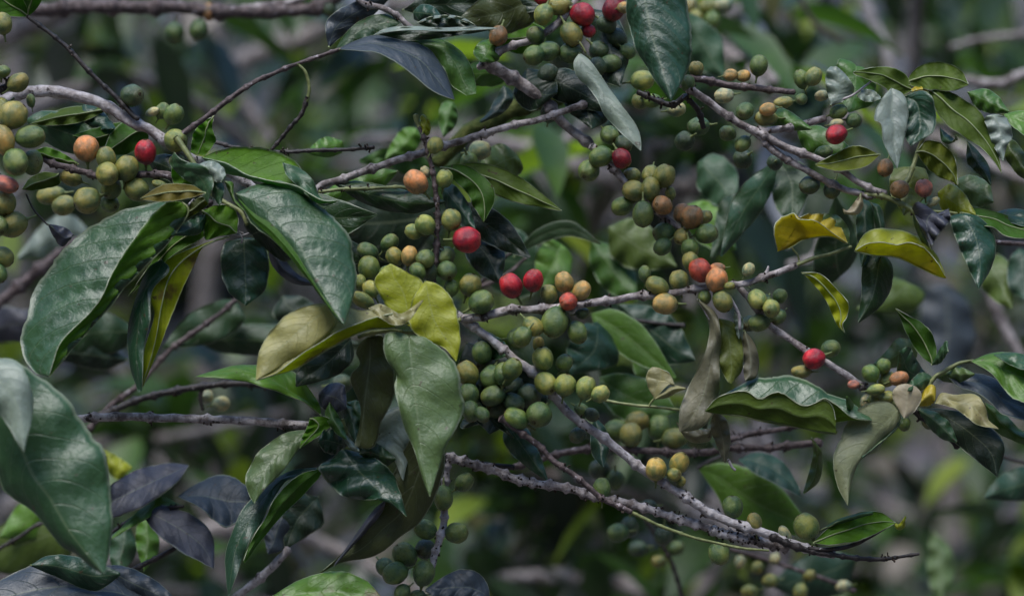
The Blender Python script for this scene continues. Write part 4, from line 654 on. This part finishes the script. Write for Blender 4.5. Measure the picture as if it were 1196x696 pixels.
# pinkish limb behind
b = B('grey pink limb slanting behind the upright twig', (370, 216), 3); b.stem('360,230 378,216 400,210 430,198 465,187 495,178 520,170 540,165 570,155 600,147 625,141 655,130 685,121', 4.6, 4, 'grey', nodes=42, stubs=.4)
b.stem('372,224 400,222 440,220 468,219 480,222', 2.2, 2, 'green', name='twig', nodes=26, zs=(-1, -1)); b.stem('246,165 275,172 310,177 350,177 390,175 438,172', 2.4, 2.2, 'dark', name='twig', nodes=16, zs=(1, 0), stubs=.4)
b.cherries([(560, 176, 13, 12, 'w', None, 3), (548, 190, 14, 12, 'g', None, 3)]); b.leaf('G', 'G', '400,165 380,160 365,170 360,178', '400,165 400,178 380,184 361,180', z=4)
b.leaf('G', 'G', '465,200 430,196 395,212 370,236', '465,200 440,225 400,236 371,238', z=3); b.leaf('u', 'u', '605,182 585,168 565,178 560,200', '605,182 610,200 585,212 561,202', z=6)
# yellow and grey leaves at the centre
b = B('shoot with the yellow green leaves and the broad grey green leaf at the centre', (530, 388), -3)
b.stem('540,372 520,380 500,386 478,388 455,386 430,390 418,394', 2.6, 2.6, 'green', nodes=22, zs=(3, 1, 0, 0)); 
b.leaf('Y', 'Y', '480,382 462,372 447,350 437,330 446,315 456,308', '480,382 492,360 497,342 492,327 474,317 456,308', z=-.2, t=.6, c=(.1, 0), gloss=.15, quilt=.012, wav=.04, label='yellow green leaf pointing up beside the cherries', wear=.1)
b.leaf('Y', 'y', '497,328 484,346 478,364 480,383 495,397 518,406 533,422', '497,328 513,333 528,349 534,368 538,396 533,422', z=-.5, t=-1, c=(.1, .1), gloss=.2, quilt=.015, wav=.05, label='bright yellow green leaf pointing down right', wear=.15, rib=True)
b.leaf('t', 'p', '430,360 445,355 458,362 470,366 494,350', '430,360 445,372 462,380 478,374 494,351', z=-1.4, t=-.5, c=(.3, -.2), rib=False)
b.leaf('x', 'Y', '480,376 455,362 420,362 385,354 345,362 320,382 303,410 299,444', '480,376 462,366 440,370 418,378 398,385 370,402 345,418 325,435 299,444', '480,376 460,382 438,384 415,390 397,400 370,416 345,430 299,444', z=-.6, t=-2.4, c=(1, -.9), gloss=.2, label='broad tan and yellow leaf folded along its rib', nr=40)
b.leaf('x', 'y', '380,355 345,362 321,382 303,410 299,444', '380,355 392,378 368,402 340,420 299,444', z=-1.5, t=-1.6, c=(.4, .1), rib=False, gloss=.15, quilt=.02)
b.leaf('p', 'u', '478,392 462,388 449,392 450,418 463,438 461,455 466,475 473,500 484,525 493,556 502,580', '478,392 495,394 517,408 534,430 539,458 541,482 530,505 520,525 513,545 502,580', '478,392 479,412 481,432 485,468 490,510 496,550 502,580', z=-1.5, t=-2.6, c=(.5, .4), gloss=.5, label='broad grey green leaf hanging at the centre', nr=64, quilt=.03)
b.leaf('O', 'O', '432,392 420,402 416,412 420,426 409,442 420,470 422,490 414,520', '432,392 446,392 456,410 461,440 458,468 446,492 436,522 415,522', '432,392 432,420 427,460 420,522', z=.2, t=-.3, c=(.4, .4), gloss=.3, label='olive brown leaf behind the hanging one'); 
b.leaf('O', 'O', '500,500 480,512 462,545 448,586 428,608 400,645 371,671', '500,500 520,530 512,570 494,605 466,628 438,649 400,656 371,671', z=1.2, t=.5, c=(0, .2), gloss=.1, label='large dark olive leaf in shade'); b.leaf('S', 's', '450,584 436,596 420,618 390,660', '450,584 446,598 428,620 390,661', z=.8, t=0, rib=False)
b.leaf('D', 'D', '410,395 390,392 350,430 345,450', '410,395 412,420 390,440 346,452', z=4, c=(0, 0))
# white bare stem
b = B('long pale bare stem running from the centre to the lower right', (536, 370), .2)
b.stem('532,366 545,377 560,388 575,399 590,411 605,423 627,439 650,466 667,485 690,501 717,521 735,535 752,549 770,561 800,579 827,597 850,607 875,616 897,624 915,631 935,638 955,643 975,647', 5, 5, 'pale', nodes=36, stubs=.9, swell=.4)
b.stem('900,627 935,640 975,647 1000,651 1033,652 1055,650 1073,647', 4, 1.6, 'dark', name='twig', nodes=16, stubs=.3, zs=(-.3, 0)); b.stem('944,640 970,640 995,635 1015,626 1035,614 1042,609', 2.4, 2.8, 'dark', name='twig', nodes=0, zs=(-.3, -.2))
b.leaf('u', 'G', '950,634 965,618 985,605 1010,597 1030,599 1046,610', '950,634 970,636 1000,632 1025,622 1046,611', z=-.2, t=-.5, c=(.3, -.4), face='U', label='light green leaf at the stem end'); b.leaf('m', 'g', '955,622 975,608 1000,600 1020,597', '955,622 980,612 1005,604 1020,600', z=.3); b.leaf('Y', 'G', '1043,609 1050,612 1055,606 1058,602', '1043,609 1048,618 1056,616 1058,606', z=0, rib=False)
b.leaf('D', 'D', '545,400 530,440 540,475 570,505', '545,400 610,420 640,470 572,507', z=2.6, c=(0, 0))
b.cherries([(567, 425, 13, 12, 'k', 'f', 1), (598, 452, 14, 13, 'k', 'f', 1), (618, 462, 14, 14, 'k', 'f', 1.2), (556, 455, 13, 12, 'k', 'f', 1), (580, 478, 14, 12, 'k', 'f', 1), (552, 476, 13, 12, 'k', 'f', 1), (600, 470, 13, 12, 'k', 'f', 1.2), (570, 400, 13, 12, 'k', 'f', 1), (546, 436, 16, 13.5, 'o', 120, -.1), (563, 412, 14, 12, 'G', 100, .3), (574, 440, 14, 13, 'G', 250, .2), (589, 437, 15, 13, 'G', 80, .3), (547, 461, 14, 12, 'G', -90, .2), (576, 462, 15, 13, 'G', 200, .1), (598, 431, 13, 12, 'g', 60, .4), (550, 480, 12, 11, 'G', -80, .4), (563, 484, 11, 10, 'G', 'f', .5),
            (603, 489, 17, 13, 'g', 150, -.3), (630, 484, 14, 15, 'G', 'f', .5),
            (605, 395, 17, 13, 'g', 'f', .3), (629, 402, 9, 8, 'o', 90, .2), (634, 419, 15, 13, 'l', 100, -.2), (659, 424, 11, 10.5, 'g', 60, .2), (637, 447, 14, 13, 'l', 'f', -.5), (660, 450, 14, 13.5, 'l', 80, -.3), (684, 453, 13.5, 12, 'l', 70, -.1), (701, 460, 12, 10, 'l', 30, -.3), (675, 508, 13, 11, 'k', 'f', .8), (679, 478, 9, 7, 'g', -30, .1), (691, 484, 9, 8, 'k', -30, .3)])
b.cherries([(795, 562, 6, 6, 'o'), (793, 541, 13.5, 12, 'y', 60, .2), (787, 554, 9, 8.5, 'o', 'f', 0), (766, 548, 14, 13, 'y', 90, -.4), (856, 592, 14.5, 12.5, 'g', 95, .2), (881, 610, 12.5, 9, 'o', 100, .1), (917, 624, 11.5, 7, 'w', 120, .1), (942, 615, 15, 14.5, 'l', 120, .2)])
b.leaf('D', 'g', '540,490 555,486 580,488 600,510', '540,490 540,500 570,495 600,512', z=2, c=(0, 0)); b.leaf('m', 'm', '590,492 615,500 630,530 640,560', '590,492 590,520 615,545 639,562', z=3); b.leaf('e', 'm', '695,488 707,500 712,520 705,545', '695,488 690,505 692,530 704,546', z=3); b.leaf('m', 'm', '558,395 575,392 590,400 590,415', '558,395 560,410 575,420 589,417', z=1.6)
b = B('knobbly lower branch with bare spurs and a hanging cherry twig', (520, 533), 1)
b.stem('520,533 545,540 575,548 600,558 627,564 650,567 670,571 690,578 710,582 735,588 760,595 785,604 812,612 840,621 865,628 890,634 920,640', 4.8, 4.6, 'grey', nodes=17, stubs=1, swell=.55)
b.stem('523,534 521,555 518,580 520,605 515,625 508,645 504,662', 4.2, 4, 'pale', name='twig', nodes=22, stubs=.7, zs=(0, -.4)); b.stem('820,598 845,605 870,620 890,632', 4.5, 3.6, 'grey', name='spur', nodes=10, stubs=1, zs=(.5, .3)); b.stem('600,545 560,541 535,538', 3.2, 3, 'dark', name='twig', nodes=0, zs=(1.5, .6)); b.stem('830,618 850,626 872,632', 4.6, 3.4, 'pale', name='spur', nodes=8, stubs=1, zs=(-.4, -.4))
b.cherries([(450, 662, 13, 12, 'G', 'f', .6), (497, 641, 13, 12, 'k', 'f', .5), (542, 563, 12, 10.5, 'g', 40, 0), (518, 581, 15.5, 11.5, 'g', -90, -.6), (497, 618, 12.5, 11.5, 'g', 160, -.1), (533, 622, 13.5, 12, 'g', 0, -.3), (473, 648, 16, 13.5, 'g', 130, 0), (462, 669, 17, 14, 'g', 200, -.4), (495, 669, 15.5, 14, 'g', 80, -.5), (470, 691, 9, 9, 'G', None, -.6), (488, 696, 10, 8, 'G', None, -.3)])
b.cherries([(703, 571, 12, 10.5, 'g', 90, .2), (840, 645, 13.5, 13, 'g', -80, -.2)])
b.leaf('s', 'e', '572,700 569,682 556,667 538,665 520,672 497,688', '572,700 550,705 520,705 497,690', z=-1.2, t=-.5, c=(.6, -.4), quilt=.1, gloss=.3, label='slate leaf with raised ribs cut by the bottom edge')
b = B('thin green tipped runner below the pale stem', (590, 492), -.8)
b.stem('585,488 607,504 630,520 645,537 667,552 687,567 705,582 720,590 737,598', 3.6, 3, 'brown', nodes=26, stubs=.6); b.stem('737,598 762,609 800,624 830,633 870,640 897,643', 2, 1.4, 'green', name='twig', nodes=30, stubs=0)
# horizontal branch lower left
b = B('straight horizontal grey pink branch at the lower left', (90, 488), 0)
b.stem('78,489 95,489 140,487 180,488 220,489 250,490 300,493 340,496 372,498', 4.8, 5, 'grey', nodes=74, stubs=.8, swell=.5)
b.stem('368,498 385,502 398,510 408,520', 4, 2.4, 'green', name='twig', nodes=0); 
b.leaf('G', 'g', '375,485 355,470 335,462 307,452 275,444 228,440', '375,485 372,470 348,438 325,428 297,426 275,427 250,433 228,440', '375,485 355,468 335,455 310,440 280,434 228,440', z=.3, t=-2, c=(-.5, .8), quilt=.1, label='ribbed green leaf with a long tip', face='T'); b.leaf('G', 'G', '362,488 378,486 388,492 382,502 350,524', '362,488 358,500 352,512 350,524', z=-1, t=-.8, c=(0, .5), face='U')
b.leaf('p', 'd', '362,502 335,505 308,522 294,540 287,560 290,575 297,588', '362,502 350,522 330,551 310,570 297,588', '362,502 338,520 312,545 297,588', z=-.6, t=-2, c=(.5, -.2), gloss=.6, quilt=.07, label='grey green leaf hanging by the branch')
b.leaf('e', 'g', '373,546 342,549 318,562 296,580 278,604 264,645 264,672 267,697', '373,546 352,558 334,562 316,588 308,606 294,628 286,645 279,665 267,697', z=-.3, t=-2.6, c=(.5, -.2), gloss=.6, quilt=.04, label='long grey leaf pointing straight down'); b.leaf('g', 'g', '373,547 348,555 322,580 310,604 294,630 284,655', '373,547 374,556 352,580 326,606 304,632 286,657', z=-.7, t=-2, c=(-.1, .6), face='U', rib=False)
b = B('cluster of glossy young leaves left of the hanging leaf', (405, 510), -1)
b.stem('400,490 404,505 405,520', 2.4, 2, 'green', nodes=0); b.stem('372,546 385,538 400,528', 1.8, 1.6, 'dark', name='leaf_stalk', nodes=0)
b.leaf('e', 'd', '400,524 432,532 455,548 466,570 475,603', '400,524 384,538 372,546 380,560 398,577 424,584 452,584 475,603', '400,524 415,545 440,570 475,603', z=-.6, t=-2.2, c=(.6, .7), gloss=1.0, quilt=.07, label='very glossy dark green leaf', wav=.3)
b.leaf('w', 'm', '470,474 452,480 440,500 436,512 448,525 460,536 470,560', '470,474 478,490 480,512 478,530 474,548 471,561', z=0, t=-1.2, c=(.3, .3), gloss=.6, quilt=.12, label='pale grey leaf with deep ribs'); b.leaf('d', 'g', '420,530 430,515 445,520 462,535', '420,530 435,542 450,545 462,537', z=-.9, t=-.4)
b.leaf('S', 's', '372,460 385,448 402,450 405,475', '372,460 375,475 390,482 405,477', z=1.5, gloss=.6); b.leaf('e', 'd', '405,520 395,505 380,500 372,515', '405,520 395,530 380,528 372,517', z=.6, gloss=.8); b.leaf('w', 'm', '404,508 408,512 416,520 420,526', '404,508 402,514 410,524 420,527', z=-.3, rib=False)
b.leaf('g', 'G', '385,470 395,485 402,500 405,512', '385,470 380,485 392,505 404,513', z=.3); b.leaf('m', 'u', '398,470 415,478 420,495 416,515', '398,470 402,490 408,505 415,516', z=1)
b.leaf('G', 'g', '318,696 350,677 390,667 425,676 450,702', '318,696 340,710 400,715 450,706', z=-.4, t=-1, c=(.6, -.6), wear=.35, label='green leaf with a rusty spot at the bottom edge')
b.leaf('m', 'b', '405,470 418,468 432,480 428,500', '405,470 410,490 420,500 428,501', z=1.2)
# nearest leaves, out of focus in front
b = B('large soft focus leaf closest to the camera at the lower left', (-60, 430), -9)
b.stem('-70,425 -50,428 -30,432', 3, 2.4, 'green', nodes=0)
b.leaf('m', 'u', '-40,428 0,420 25,423 62,453 88,480 110,510 121,523 127,560 131,597 128,640 122,670', '-40,428 -25,500 0,560 12,578 45,603 70,638 88,646 104,660 122,671', '-40,428 0,480 25,525 38,555 58,582 84,625 122,671', z=0, t=-3, c=(.8, 1.0), quilt=.05, gloss=.6, label='large soft green leaf with a grey bloom', nr=64, wav=.1)
b.leaf('w', 'w', '-30,415 0,418 22,425 36,450 38,482 28,526', '-30,415 -20,470 -5,478 12,502 20,515 28,527', z=-2.5, t=-1.5, c=(.6, .3), gloss=.5, label='pale grey leaf cut by the left edge')
b = B('dark slate leaves across the bottom left corner', (-60, 700), 1)
b.stem('-60,705 0,690 60,684 110,690 190,705', 3, 3, 'dark', nodes=30); b.leaf('s', 's', '190,706 150,684 135,672 105,662 75,650 40,658 0,678 -30,700', '190,706 140,712 60,720 -30,715', z=0, t=-1, c=(1.5, -1.5), gloss=.4, quilt=.06, label='dark slate leaf across the corner')
b.leaf('e', 's', '35,660 60,648 100,652 140,668', '35,660 70,675 110,690 140,672', z=-1, t=-.5, gloss=.6); b.leaf('s', 'd', '120,660 150,662 185,680 210,705', '120,660 140,690 180,705 210,707', z=1, gloss=.5, quilt=.1)
